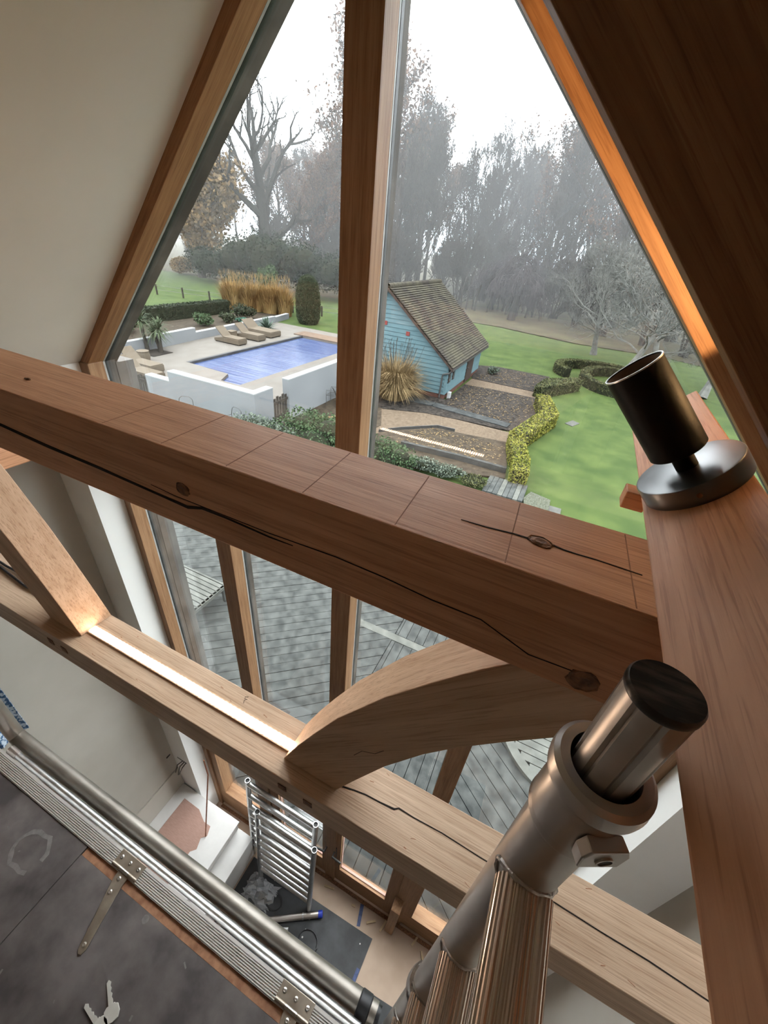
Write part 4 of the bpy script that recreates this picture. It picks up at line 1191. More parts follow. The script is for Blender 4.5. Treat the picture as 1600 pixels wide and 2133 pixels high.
MB().tube([(-4.52, 16.95, -4.2), (-4.62, 16.93, -4.36), (-4.90, 16.96, -4.45), (-4.92, 16.97, -4.55), (-4.92, 16.97, GZ + 0.05)], 0.035, 8).build('downpipe', 'iron', shed)
for y0, y1, z0, z1 in ((17.25, 17.55, -4.85, -4.2), (17.85, 18.12, -4.83, -4.2)):
    f = MB().box(SXR - 0.01, SXR + 0.05, y0, y1, z0, z1).build('window_frame', 'shedwood', shed)
    MB().box(SXR + 0.04, SXR + 0.055, y0 + 0.05, y1 - 0.05, z0 + 0.06, z1 - 0.05).build('pane', 'shedglass', f)
dr = MB().box(SXR - 0.01, SXR + 0.05, 20.2, 21.35, GZ + 0.05, -4.15).build('shed_door', 'shedwood', shed)
MB().lathe((SXR + 0.05, 20.35, -4.8), (1, 0, 0), [(0.03, 0), (0.035, 0.03), (0, 0.05)], 10).build('knob', 'iron', dr)
for x, z in ((-6.71, -3.14), (-7.77, -2.87)):
    MB().box(x - 0.08, x + 0.08, SYN - 0.045, SYN - 0.02, z - 0.08, z + 0.08).build('vent_plate', 'redsq', shed)
tag(MB().box(-4.66, -4.52, 17.25, 17.45, GZ - 0.02, GZ + 0.28).build('white_tub', 'coping', bevel=0.02), 'small white tub at the foot of the shed corner', 'tub')

# ---------------------------------------------------------------- beds, paths, edging
slab([(-6.9, 9.9), (-4.8, 12.6), (-3.8, 13.6), (-1.4, 13.95), (-1.0, 12.2), (-0.85, 11.2), (-3.5, 10.2)], GZ - 0.02, GZ + 0.03, 'flower_bed', 'soil_b', 'brown mulched bed in front, curved upper edge', 'bed')
slab([(-7.6, 14.4), (-6.3, 14.2), (-4.75, 14.85), (-3.1, 15.05), (-1.88, 15.1), (-1.36, 15.2), (-0.66, 17.4), (-0.7, 19.2), (-1.3, 20.1), (-3.0, 20.1), (-4.6, 19.9), (-4.6, 17.0), (-7.8, 17.0)], GZ - 0.02, GZ + 0.03, 'flower_bed', 'soil', 'dark mulched bed beside the shed corner', 'bed')
slab([(-4.62, 21.3), (-1.3, 21.2), (-1.0, 22.5), (-1.1, 24.9), (-4.0, 24.9), (-5.1, 24.3)], GZ - 0.02, GZ + 0.03, 'flower_bed', 'soil', 'dark mulched bed beyond the narrow path', 'bed')
slab([(-8.42, 9.6), (-8.42, 16.9), (-7.6, 16.9), (-6.4, 14.3), (-5.6, 12.6), (-5.9, 11.0), (-7.0, 9.6)], GZ - 0.02, GZ + 0.025, 'flower_bed', 'soil_b', 'earth bed between the white wall and the shed', 'bed')
slab([(-24.3, 12.0), (-19.3, 12.0), (-19.7, 17.5), (-20.5, 25.5), (-20.9, 28.3), (-24.3, 27.0)], GZ - 0.02, GZ + 0.02, 'flower_bed', 'soil_b', 'earth bed between the white wall and the low dark hedge', 'bed')
structure(slab([(-7.0, 11.0), (-7.9, 14.7), (-6.2, 14.6), (-4.6, 15.0), (-3.1, 15.0), (-1.2, 15.0), (-0.9, 14.2), (-1.4, 13.95), (-3.8, 13.6), (-4.8, 12.6), (-5.6, 10.9)], GZ - 0.025, GZ + 0.012, 'garden_path', 'gravel', 'tan gravel path between the two flower beds', 'path'))
structure(slab([(-4.6, 20.0), (-1.2, 20.1), (-0.6, 20.2), (-0.6, 21.1), (-1.2, 21.2), (-4.6, 21.3)], GZ - 0.025, GZ + 0.012, 'shed_path', 'gravel', 'narrow tan gravel path from the shed door', 'path'))
def edging(p, label, mat='slate', h=0.22, th=0.10):
    mb = MB()
    for a, b in zip(p[:-1], p[1:]):
        a, b = Vector((*a, 0)), Vector((*b, 0))
        d = (b - a).normalized()
        n = Vector((-d.y, d.x, 0)) * th / 2
        mb.prism([((a - n).x, (a - n).y), ((b - n).x, (b - n).y), ((b + n).x, (b + n).y), ((a + n).x, (a + n).y)], 'z', GZ - 0.03, GZ + h)
    return tag(mb.build('bed_edging', mat), label, 'edging')
edging([(-7.0, 15.9), (-4.8, 16.0), (-1.6, 15.6)], 'dark grey raised edging beside the shed bed', th=0.5, h=0.06)
edging([(-4.3, 11.4), (-2.4, 11.55), (-0.92, 11.55)], 'dark grey raised edging along the front bed', th=0.12, h=0.2)
edging([(-5.4, 12.0), (-4.85, 12.7), (-3.85, 13.7), (-3.2, 13.75)], 'thin dark edging on the curved bed corner', th=0.03, h=0.12, mat='iron')
bw = empty('boardwalk', (-0.7, 10.6, GZ), 'grey weathered plank bridge beside the front bed', 'boardwalk')
for k in range(8):
    x = -1.27 + k * 0.138
    MB().box(x, x + 0.128, 10.05, 11.05, GZ - 0.02, GZ + 0.06 + 0.006 * (k % 2)).build('plank', 'deck_pale' if k in (3, 6) else 'deck', bw)
structure(slab([(-0.18, 10.3), (-0.05, 10.78), (0.5, 10.62), (0.52, 9.9), (-0.1, 9.9)], GZ - 0.04, GZ + 0.05, 'pebble_patch', 'stone', 'patch of pale pebbles at the lawn edge', 'gravel'))
tag(MB().box(0.5, 0.82, 9.95, 10.35, GZ - 0.04, GZ + 0.03).build('stone_block', 'slab', bevel=0.01), 'pale stone block beside the pebbles', 'stone')
slab([(0.32, 17.6), (0.58, 18.2), (0.87, 18.0), (0.62, 17.42)], GZ - 0.04, GZ - 0.01, 'stone_slab', 'slab', 'square stone slab set in the lawn', 'slab')
tag(MB().tube([(-7.5, 13.6, GZ + 0.05), (-7.3, 13.1, GZ + 0.07), (-7.2, 12.5, GZ + 0.06), (-7.35, 12.1, GZ + 0.05), (-7.7, 11.8, GZ + 0.05)], 0.025, 6).build('garden_hose', 'grass_tan', smooth=True), 'pale hose curving over the earth below the white wall', 'hose')

# ---------------------------------------------------------------- planting
def quad_leaf(mb, p, size, rnd, up=0.3):
    n = Vector((rnd.gauss(0, 1), rnd.gauss(0, 1), rnd.gauss(0, 1) + up)).normalized()
    a = n.orthogonal().normalized()
    a.rotate(Matrix.Rotation(rnd.uniform(0, 6.28), 3, n))
    b = n.cross(a)
    s = size * rnd.uniform(0.6, 1.3)
    p = Vector(p)
    mb.add([p - a * s * 0.5, p + b * s * 0.28, p + a * s * 0.5, p - b * s * 0.28], [(0, 1, 2, 3)])

def blob(mb, c, r, n, size, rnd, shell=0.55):
    for _ in range(n):
        d = Vector((rnd.gauss(0, 1), rnd.gauss(0, 1), rnd.gauss(0, 1))).normalized()
        k = shell + (1 - shell) * rnd.random() ** 0.6
        lump = 1 + 0.22 * noise.noise(d * 2.3 + Vector(c))
        p = Vector((c[0] + d.x * r[0] * k * lump, c[1] + d.y * r[1] * k * lump, c[2] + d.z * r[2] * k * lump))
        quad_leaf(mb, p, size, rnd)

def bush(name, loc, r, n, size, leaf, label, cat='shrub', group=None, seed=1, lobes=5, core='core'):
    rnd = random.Random(seed)
    root = empty(name, loc, label, cat, group)
    mb = MB()
    cb = MB()
    for k in range(lobes):
        a = 2 * math.pi * k / lobes + rnd.uniform(-0.4, 0.4)
        f = 0.45 if lobes > 1 else 0.0
        c = (math.cos(a) * r[0] * f, math.sin(a) * r[1] * f, r[2] * rnd.uniform(0.75, 1.1))
        rr = tuple(q * rnd.uniform(0.58, 0.75) if lobes > 1 else q for q in r)
        blob(mb, c, rr, n // lobes, size, rnd)
        prof = [(0.0, -1.0)] + [(math.cos(t), math.sin(t)) for t in [math.radians(-60 + 30 * i) for i in range(5)]] + [(0.0, 1.0)]
        o0 = len(cb.v)
        cb.lathe((0, 0, 0), (0, 0, 1), prof, 10)
        for i in range(o0, len(cb.v)):
            v = cb.v[i]
            cb.v[i] = (c[0] + v[0] * rr[0] * 0.62, c[1] + v[1] * rr[1] * 0.62, max(0.0, c[2] + v[2] * rr[2] * 0.62))
    mb.build('foliage', leaf, root, local=True)
    cb.build('branch_core', core, root, local=True)
    return root
bush('leafy_shrub', (-7.45, 8.2, GZ), (1.35, 0.9, 0.70), 4600, 0.085, 'leaf_silver', 'silvery green shrub in front of the white wall corner', seed=1)
bush('leafy_shrub', (-6.25, 9.1, GZ), (1.45, 1.0, 0.78), 5000, 0.085, 'leaf_shrub', 'large green shrub left of the centre post, below the gate', seed=2)
bush('leafy_shrub', (-4.1, 9.8, GZ), (0.9, 0.7, 0.5), 3000, 0.075, 'leaf_shrub', 'green shrub right of the centre post, above the beam', seed=3)
bush('leafy_shrub', (-3.1, 10.3, GZ), (0.55, 0.3, 0.22), 1300, 0.075, 'leaf_silver', 'grey green lavender clump in front of the dark edging, left', 'shrub', seed=4)
bush('leafy_shrub', (-2.35, 10.35, GZ), (0.45, 0.3, 0.20), 1100, 0.075, 'leaf_silver', 'grey green lavender clump in front of the dark edging, right', 'shrub', seed=5)
bush('leafy_shrub', (-1.6, 10.3, GZ), (0.4, 0.28, 0.14), 900, 0.06, 'leaf_boxdk', 'low olive green mound beside the plank bridge', 'shrub', seed=6)
bush('leafy_shrub', (-22.0, 20.6, GZ), (0.6, 0.6, 0.45), 800, 0.14, 'leaf_shrub', 'green shrub with pale tips behind the low wall', seed=7)
bush('leafy_shrub', (-21.9, 22.6, GZ), (0.6, 0.5, 0.35), 700, 0.14, 'leaf_yew', 'small dark shrub behind the low wall, near the netting', seed=8)
bush('leafy_shrub', (-22.3, 24.6, GZ), (0.9, 0.7, 0.55), 900, 0.14, 'hedge_dark', 'dark twiggy shrub left of the orange grass', seed=9)
bush('leafy_shrub', (-23.2, 15.5, GZ), (0.9, 1.2, 0.5), 900, 0.16, 'leaf_yew', 'dark shrub behind the palms', seed=10)
bush('green_netting', (-21.4, 23.6, GZ), (0.8, 0.5, 0.14), 700, 0.12, 'net', 'heap of green netting behind the low wall', 'netting', seed=12, lobes=3)
bush('leafy_shrub', (-3.95, 23.1, GZ), (0.35, 0.35, 0.25), 400, 0.09, 'leaf_silver', 'pale green plant at the far shed corner', seed=13, lobes=3)

def hedge(name, poly, h, leaf, label, n=4000, size=0.05, seed=1, zb=GZ - 0.03, group=None, lean=0.0):
    rnd = random.Random(seed)
    cx = sum(p[0] for p in poly) / len(poly); cy = sum(p[1] for p in poly) / len(poly)
    root = empty(name, (cx, cy, zb), label, 'hedge', group)
    loc = [(p[0] - cx, p[1] - cy) for p in poly]
    MB().prism([(p[0] * 0.97, p[1] * 0.97) for p in loc], 'z', 0.0, h * 0.97).build('branch_core', 'core', root, local=True)
    mb = MB()
    per = []
    tot = 0
    for i in range(len(loc)):
        a, b = loc[i], loc[(i + 1) % len(loc)]
        L = math.hypot(b[0] - a[0], b[1] - a[1])
        per.append((a, b, L)); tot += L
    area = abs(sum(loc[i][0] * loc[(i + 1) % len(loc)][1] - loc[(i + 1) % len(loc)][0] * loc[i][1] for i in range(len(loc)))) / 2
    tri = []
    bm = bmesh.new()
    vv = [bm.verts.new((p[0], p[1], 0)) for p in loc]
    f = bm.faces.new(vv)
    res = bmesh.ops.triangulate(bm, faces=[f])
    tris = [[tuple(v.co[:2]) for v in ff.verts] for ff in bm.faces]
    bm.free()
    ws = [abs((t[1][0] - t[0][0]) * (t[2][1] - t[0][1]) - (t[2][0] - t[0][0]) * (t[1][1] - t[0][1])) for t in tris]
    n_top = int(n * area / (area + tot * h))
    for _ in range(n_top):
        t = rnd.choices(tris, ws)[0]
        u, w = rnd.random(), rnd.random()
        if u + w > 1: u, w = 1 - u, 1 - w
        x = t[0][0] + u * (t[1][0] - t[0][0]) + w * (t[2][0] - t[0][0])
        y = t[0][1] + u * (t[1][1] - t[0][1]) + w * (t[2][1] - t[0][1])
        quad_leaf(mb, (x, y, h + rnd.uniform(-0.02, 0.025)), size, rnd, 1.0)
    for _ in range(n - n_top):
        a, b, L = rnd.choices(per, [q[2] for q in per])[0]
        t = rnd.random()
        quad_leaf(mb, (a[0] + (b[0] - a[0]) * t + rnd.uniform(-0.02, 0.02), a[1] + (b[1] - a[1]) * t + rnd.uniform(-0.02, 0.02), rnd.uniform(0.0, h)), size, rnd, 0.0)
    mb.build('foliage', leaf, root, local=True)
    return root
hedge('box_hedge', [(-1.34, 13.95), (-0.93, 14.05), (-0.70, 13.2), (-0.38, 12.0), (-0.25, 11.0), (-0.72, 10.95), (-0.85, 12.0), (-1.2, 13.1)], 0.50, 'leaf_box', 'yellow green box hedge along the front bed', 6000, 0.06, 1)
hedge('box_hedge', [(-1.25, 13.9), (-0.62, 16.9), (-1.15, 18.9), (-0.62, 19.1), (0.0, 16.8), (-0.72, 13.85), (-1.0, 13.4)], 0.58, 'leaf_box', 'angled yellow green box hedge wrapping the dark bed', 7500, 0.065, 2)
hedge('box_hedge', [(-1.40, 20.4), (-1.15, 22.2), (0.20, 23.6), (0.56, 23.2), (-1.05, 20.3)], 0.55, 'leaf_boxdk', 'short box hedge beyond the narrow path', 4000, 0.075, 3)
def ring_hedge(cx, cy, rx, ry, th, a0, a1, h, label, n, seed, leaf='leaf_boxdk'):
    k = 22
    out = [(cx + rx * math.cos(a0 + (a1 - a0) * i / k), cy + ry * math.sin(a0 + (a1 - a0) * i / k)) for i in range(k + 1)]
    inn = [(cx + (rx - th) * math.cos(a0 + (a1 - a0) * i / k), cy + (ry - th) * math.sin(a0 + (a1 - a0) * i / k)) for i in range(k + 1)]
    rnd = random.Random(seed)
    root = empty('curved_hedge', (cx, cy, GZ - 0.03), label, 'hedge')
    cb, mb = MB(), MB()
    for i in range(k):
        q = [out[i], out[i + 1], inn[i + 1], inn[i]]
        cb.prism([(p[0] - cx, p[1] - cy) for p in q], 'z', 0.0, h * 0.96)
        for _ in range(n // k):
            u, w = rnd.random(), rnd.random()
            s = rnd.choice((0, 1, 2))
            def lp(a, b, t): return (a[0] + (b[0] - a[0]) * t, a[1] + (b[1] - a[1]) * t)
            po, pi_ = lp(out[i], out[i + 1], u), lp(inn[i], inn[i + 1], u)
            if s == 0:
                p = lp(po, pi_, w); z = h
            else:
                p = po if s == 1 else pi_; z = w * h
            quad_leaf(mb, (p[0] - cx + rnd.uniform(-0.02, 0.02), p[1] - cy + rnd.uniform(-0.02, 0.02), z), 0.085, rnd, 0.8 if s == 0 else 0)
    cb.build('branch_core', 'core', root, local=True)
    mb.build('foliage', leaf, root, local=True)
ring_hedge(1.6, 27.2, 2.75, 2.3, 0.42, math.radians(60), math.radians(222), 0.5, 'outer curved box hedge of the parterre, behind the spotlight', 5000, 4)
ring_hedge(2.3, 25.9, 1.95, 2.6, 0.42, math.radians(0), math.radians(360), 0.5, 'inner oval box hedge of the parterre', 6000, 5)
hedge('clipped_hedge', [(-25.2, 16.0), (-24.4, 16.0), (-24.4, 25.6), (-25.2, 25.6)], 0.85, 'hedge_dark', 'low dark clipped hedge across the lawn at left', 5000, 0.12, 7)

# topiary yew
yr = random.Random(31)
yw = empty('topiary_yew', (-18.5, 27.0, GZ - 0.03), 'tall domed clipped yew at the pool corner', 'topiary')
prof = [(0.0, 0.0), (0.62, 0.0), (0.80, 0.35), (0.86, 1.0), (0.84, 1.7), (0.76, 2.3), (0.60, 2.75), (0.36, 3.03), (0.0, 3.14)]
MB().lathe((0, 0, 0), (0, 0, 1), [(r * 0.96, z * 0.985) for r, z in prof], 24).build('branch_core', 'core', yw, local=True, smooth=True)
mb = MB()
for _ in range(8000):
    z = 3.14 * yr.random()
    for (r0, z0), (r1, z1) in zip(prof[1:-1], prof[2:]):
        if z0 <= z <= z1:
            r = r0 + (r1 - r0) * (z - z0) / max(z1 - z0, 1e-6)
            break
    t = yr.uniform(0, 6.2832)
    r *= 1 + 0.02 * yr.gauss(0, 1)
    quad_leaf(mb, (r * math.cos(t), r * math.sin(t), z), 0.085, yr)
mb.build('foliage', 'leaf_yew', yw, local=True)

def blades(mb, base, n, h, spread, w, rnd, curve=0.5, r0=0.15):
    for _ in range(n):
        t = rnd.uniform(0, 6.283)
        q = rnd.random() ** 0.5
        b = Vector((base[0] + r0 * q * math.cos(t), base[1] + r0 * q * math.sin(t), base[2]))
        hh = h * rnd.uniform(0.65, 1.08)
        out = spread * rnd.uniform(0.2, 1.0)
        d = Vector((math.cos(t), math.sin(t), 0))
        s = Vector((-d.y, d.x, 0)) * w * rnd.uniform(0.6, 1.2)
        p1 = b + d * out * 0.35 + Vector((0, 0, hh * 0.62))
        p2 = b + d * out + Vector((0, 0, hh * (1 - curve * rnd.random() * 0.5)))
        mb.add([b - s, b + s, p1 + s * 0.9, p1 - s * 0.9, p2], [(0, 1, 2, 3), (3, 2, 4)])
gr = random.Random(17)
og = empty('ornamental_grass', (-23.6, 27.7, GZ), 'wide bank of orange ornamental grass beyond the pool', 'grass')
mb = MB()
for k in range(26):
    f = k / 25
    c = (-2.5 + 4.9 * f + gr.uniform(-0.2, 0.2), -0.7 + 1.5 * f + gr.uniform(-0.55, 0.55), 0.0)
    blades(mb, c, 210, 1.95 + 0.35 * math.sin(k * 1.7), 0.95, 0.022, gr, 0.4, 0.35)
mb.build('blades', 'grass_orange', og, local=True)
pm = MB()
for k in range(240):
    f = gr.random()
    c = Vector((-2.5 + 4.9 * f, -0.7 + 1.5 * f + gr.uniform(-0.6, 0.6), gr.uniform(1.8, 2.5)))
    pm.tube([c, c + Vector((gr.uniform(-0.1, 0.1), 0, 0.28))], [0.02, 0.004], 4)
pm.build('plumes', 'grass_tan', og, local=True)
tg = empty('ornamental_grass', (-6.55, 15.75, GZ), 'straw coloured fountain grass clump in front of the blue shed', 'grass')
mb = MB()
blades(mb, (0, 0, 0), 2200, 1.85, 0.95, 0.013, gr, 1.1, 0.55)
blades(mb, (0, 0, 0), 1300, 1.25, 1.35, 0.013, gr, 1.7, 0.55)
mb.build('blades', 'grass_tan', tg, local=True)
pm = MB()
for k in range(46):
    t = gr.uniform(0, 6.28); q = gr.uniform(0.1, 0.8)
    c = Vector((q * math.cos(t), q * math.sin(t), 1.3))
    e = c + Vector((0.25 * math.cos(t), 0.25 * math.sin(t), gr.uniform(0.5, 0.95)))
    pm.tube([c, e, e + Vector((0.03, 0, 0.12))], [0.006, 0.006, 0.012], 4)
pm.build('seed_heads', 'bark', tg, local=True)

def palm(loc, h, lean, label, seed):
    rnd = random.Random(seed)
    root = empty('garden_palm', loc, label, 'palm', 'palms in the terrace bed')
    MB().tube([(0, 0, 0), (lean[0] * 0.3, lean[1] * 0.3, h * 0.4), (lean[0], lean[1], h)], [0.10, 0.075, 0.07], 8).build('trunk', 'bark', root, local=True, smooth=True)
    mb = MB()
    for k in range(110):
        t = rnd.uniform(0, 6.283)
        el = rnd.uniform(-0.5, 1.3)
        d = Vector((math.cos(t) * math.cos(el), math.sin(t) * math.cos(el), math.sin(el)))
        b = Vector((lean[0], lean[1], h))
        L = rnd.uniform(0.55, 0.85)
        s = Vector((-math.sin(t), math.cos(t), 0)) * 0.022
        p1 = b + d * L * 0.6
        p2 = b + d * L + Vector((0, 0, -0.25 * L))
        mb.add([b - s * 0.6, b + s * 0.6, p1 + s, p1 - s, p2], [(0, 1, 2, 3), (3, 2, 4)])
    mb.build('fronds', 'palm', root, local=True)
palm((-19.0, 14.05, GZ), 1.35, (-0.25, 0.1), 'taller palm at left of the planting bed', 1)
palm((-18.45, 14.35, GZ), 1.05, (0.05, 0.05), 'shorter palm at right of the planting bed', 2)
palm((-18.62, 14.45, GZ), 0.8, (-0.25, 0.0), 'small forked palm stem in the planting bed', 3)
palm((-21.0, 13.4, GZ), 1.5, (-0.1, 0.0), 'green palm behind the low wall at left', 4)
ag = empty('agave_plant', (-18.98, 22.95, GZ), 'spiky blue green plant at the end of the loungers', 'plant')
mb = MB()
rnd = random.Random(9)
for k in range(90):
    t = rnd.uniform(0, 6.283); el = rnd.uniform(0.25, 1.45)
    d = Vector((math.cos(t) * math.cos(el), math.sin(t) * math.cos(el), math.sin(el)))
    s = Vector((-math.sin(t), math.cos(t), 0)) * 0.045
    L = rnd.uniform(0.7, 1.0)
    mb.add([-s * 0.7, s * 0.7, d * L * 0.55 + s, d * L * 0.55 - s, d * L + Vector((0, 0, -0.08))], [(0, 1, 2, 3), (3, 2, 4)])
mb.build('leaves', 'agave', ag, local=True)
MB().lathe((0, 0, 0), (0, 0, 1), [(0, 0), (0.4, 0), (0.36, 0.06), (0, 0.1)], 12).build('soil_ring', 'soil', ag, local=True)
sm = empty('stump', (-8.0, 13.75, GZ), 'cut twiggy shrub stump against the white wall', 'stump')
rnd = random.Random(4)
for k in range(7):
    t = rnd.uniform(0, 6.28)
    MB().tube([(0.05 * math.cos(t), 0.05 * math.sin(t), 0), (0.14 * math.cos(t), 0.14 * math.sin(t), 0.3), (0.3 * math.cos(t), 0.3 * math.sin(t), 0.5 + 0.2 * rnd.random())], [0.05, 0.035, 0.012], 6).build('stem', 'bark_dead', sm, local=True)
# pale leaf litter lying on the beds: beyond counting
rl = random.Random(77)
mb = MB()
for _ in range(1300):
    z = rl.random()
    if z < 0.35: x, y = rl.uniform(-4.6, -1.3), rl.uniform(11.6, 13.5)
    elif z < 0.75: x, y = rl.uniform(-4.4, -1.1), rl.uniform(16.0, 19.9)
    else: x, y = rl.uniform(-4.4, -1.3), rl.uniform(21.4, 24.6)
    s = rl.uniform(0.02, 0.055)
    t = rl.uniform(0, 3.14)
    mb.add([(x - s * math.cos(t), y - s * math.sin(t), GZ + 0.035), (x + 0.5 * s * math.sin(t), y - 0.5 * s * math.cos(t), GZ + 0.05), (x + s * math.cos(t), y + s * math.sin(t), GZ + 0.038), (x - 0.5 * s * math.sin(t), y + 0.5 * s * math.cos(t), GZ + 0.045)], [(0, 1, 2, 3)])
tag(mb.build('fallen_leaves', 'grass_tan'), 'pale fallen leaves scattered over the mulched beds', 'leaves', kind='stuff')

# ---------------------------------------------------------------- trees
def grow(seed, H, r0, n1, n2, n3, n4, spread, rise, start=0.25, wob=0.12, leaf_n=0, leaf_size=0.16, leaf_from=3, twig=0.012, trunk_frac=0.92, lean=(0, 0), droop=0.0, stems=1, crown=0.5, fork=0.35):
    """bare branching tree: returns (branch mesh, leaf mesh)"""
    rnd = random.Random(seed)
    bm_, lf = MB(), MB()
    def rv(s):
        return Vector((rnd.gauss(0, s), rnd.gauss(0, s), rnd.gauss(0, s)))
    def path(p, d, L, n, w, g):
        pts = [p.copy()]
        d = d.normalized()
        for _ in range(n):
            d = (d + rv(w) + Vector((0, 0, g))).normalized()
            p = p + d * (L / n)
            pts.append(p.copy())
        return pts, d
    def leaves(pts):
        for _ in range(leaf_n):
            q = rnd.choice(pts)
            quad_leaf(lf, q + rv(leaf_size * 1.1), leaf_size, rnd)
    def at(pts, t):
        k = t * (len(pts) - 1)
        i = min(int(k), len(pts) - 2)
        return pts[i].lerp(pts[i + 1], k - i), (pts[i + 1] - pts[i]).normalized()
    def branch(p, d, L, r, lvl):
        nseg = {1: 5, 2: 4, 3: 3, 4: 2}[lvl]
        sides = {1: 5, 2: 4, 3: 3, 4: 3}[lvl]
        pts, _ = path(p, d, L, nseg, wob * (1.0 if lvl < 3 else 1.4), (rise * 0.22 if lvl < 4 else 0.05) - droop * lvl * 0.12)
        r1 = max(twig * 0.7, r * 0.35)
        rs = [r + (r1 - r) * i / nseg for i in range(nseg + 1)]
        bm_.tube(pts, rs, sides)
        if lvl >= leaf_from: leaves(pts[1:])
        if lvl == 4: return
        cnt = {1: n2, 2: n3, 3: n4}[lvl]
        for _ in range(cnt):
            t = rnd.uniform(0.22, 1.0)
            q, dd = at(pts, t)
            side = dd.orthogonal().normalized()
            side.rotate(Matrix.Rotation(rnd.uniform(0, 6.283), 3, dd))
            nd = (dd * rnd.uniform(0.6, 1.1) + side * rnd.uniform(0.6, 1.1) + Vector((0, 0, rise * 0.4 - droop * 0.5))).normalized()
            branch(q, nd, L * rnd.uniform(0.34, 0.58) * (1.15 - 0.4 * t), max(twig, r * 0.42), lvl + 1)
    for s in range(stems):
        base = Vector((0, 0, 0)) if stems == 1 else Vector((rnd.uniform(-0.5, 0.5), rnd.uniform(-0.5, 0.5), 0))
        d0 = Vector((lean[0] + (rnd.uniform(-0.25, 0.25) if stems > 1 else 0), lean[1] + (rnd.uniform(-0.25, 0.25) if stems > 1 else 0), 1))
        hh = H * (trunk_frac if s == 0 else trunk_frac * rnd.uniform(0.7, 0.95))
        pts, _ = path(base, d0, hh, 9, 0.045, 0.02)
        rr = [r0 * (1 - 0.93 * (i / 9) ** 0.9) + twig for i in range(10)]
        rr[0] *= 1.3
        bm_.tube(pts, rr, 8)
        for k in range(n1 // stems):
            t = start + (1 - start) * ((k + rnd.random()) / (n1 // stems)) ** 0.85
            t = min(t, 0.99)
            q, dd = at(pts, t)
            az = k * 2.4 + rnd.uniform(-0.5, 0.5)
            prof = math.sin(math.pi * min(1.0, (t - start) / (1 - start) * 0.8 + 0.28)) ** crown
            L = H * spread * max(0.18, prof) * rnd.uniform(0.75, 1.15)
            nd = Vector((math.cos(az), math.sin(az), rise * (0.5 + t)))
            branch(q, nd, L, max(twig * 2, r0 * (1 - t * 0.85) * fork), 1)
    return bm_, lf

def tree_proto(name, label, group, bark, leafm, **kw):
    root = empty(name, (0, 0, 0), label, 'tree', group)
    b, l = grow(**kw)
    b.build('branches', bark, root, local=True)
    if l.v:
        l.build('leaves', leafm, root, local=True)
    return root
def put(root, x, y, s=1.0, rz=0.0, z=GZ):
    root.location = (x, y, z + HC)
    root.scale = (s, s, s) if isinstance(s, (int, float)) else s
    root.rotation_euler = (0, 0, rz)
WG = 'bare trees of the misty wood'
dead = tree_proto('dead_oak', 'gnarled dead oak with bare antler branches behind the pool', None, 'bark_dead', None, seed=41, H=16.4, r0=0.95, n1=13, n2=5, n3=3, n4=1, spread=0.42, rise=0.75, start=0.24, wob=0.20, twig=0.035, crown=0.35, fork=0.62)
put(dead, -35.8, 44)
bigoak = tree_proto('oak_tree', 'tallest oak with sparse russet leaves behind the centre post', None, 'bark', 'leaf_brown', seed=7, H=23.0, r0=0.7, n1=30, n2=9, n3=7, n4=4, spread=0.42, rise=0.85, start=0.14, leaf_n=2, leaf_size=0.42, twig=0.026, leaf_from=3)
put(bigoak, -28.6, 56, 1.0, 0.4)
gold = tree_proto('oak_tree', 'golden leaved oak at the left edge of the window', None, 'bark', 'leaf_gold', seed=9, H=12.5, r0=0.35, n1=20, n2=8, n3=7, n4=2, spread=0.46, rise=0.6, start=0.10, leaf_n=12, leaf_size=0.46, twig=0.02)
put(gold, -42.5, 40.5, 1.0)
bare1 = tree_proto('bare_tree', 'bare grey tree of the misty wood', WG, 'bark', 'leaf_brown', seed=12, H=19, r0=0.28, n1=26, n2=8, n3=7, n4=4, spread=0.36, rise=1.05, start=0.18, twig=0.022, leaf_n=0)
bare2 = tree_proto('bare_tree', 'bare grey tree of the misty wood', WG, 'bark', 'leaf_brown', seed=13, H=17, r0=0.22, n1=33, n2=7, n3=6, n4=4, spread=0.36, rise=1.2, start=0.12, twig=0.021, stems=3)
bare3 = tree_proto('bare_tree', 'bare tree of the misty wood with a few russet leaves', 'russet trees of the misty wood', 'bark', 'leaf_brown', seed=14, H=18, r0=0.30, n1=24, n2=8, n3=7, n4=3, spread=0.38, rise=0.95, start=0.16, twig=0.021, leaf_n=1, leaf_size=0.32)
put(bare1, -22.5, 58, 1.05, 0.0)
put(bare2, -19.6, 52, 1.0, 1.0)
put(bare3, -7.0, 60, 1.0, 0.3)
wr = random.Random(99)
spots1 = [(-15.5, 66, 0.95), (-11.0, 70, 0.95), (-3.4, 58, 1.02), (0.5, 64, 0.92), (4.5, 56, 0.85), (9.0, 60, 0.95), (-26.5, 68, 1.0), (-19, 80, 0.95), (-6, 84, 0.95), (6, 78, 1.0), (-46, 66, 0.85), (-56, 62, 0.8)]
for x, y, s in spots1: copy_tree(bare1, (x, y, GZ), wr.uniform(0, 6.28), s)
spots2 = [(-17.0, 60, 0.95), (-13.2, 57, 0.85), (-9.6, 64, 0.95), (-1.6, 70, 1.0), (2.2, 50, 0.7), (-24.0, 52, 0.85), (-5.0, 54, 0.8), (7.0, 47, 0.75), (12, 52, 0.9), (-32, 72, 0.9), (-40, 60, 0.75)]
for x, y, s in spots2: copy_tree(bare2, (x, y, GZ), wr.uniform(0, 6.28), s)
spots3 = [(-11.8, 74, 0.95), (3.0, 68, 1.0), (-16.5, 90, 0.95), (0.8, 55, 0.82), (-50, 50, 0.72), (-21.0, 64, 0.8), (10.5, 70, 0.95)]
for x, y, s in spots3: copy_tree(bare3, (x, y, GZ), wr.uniform(0, 6.28), s)
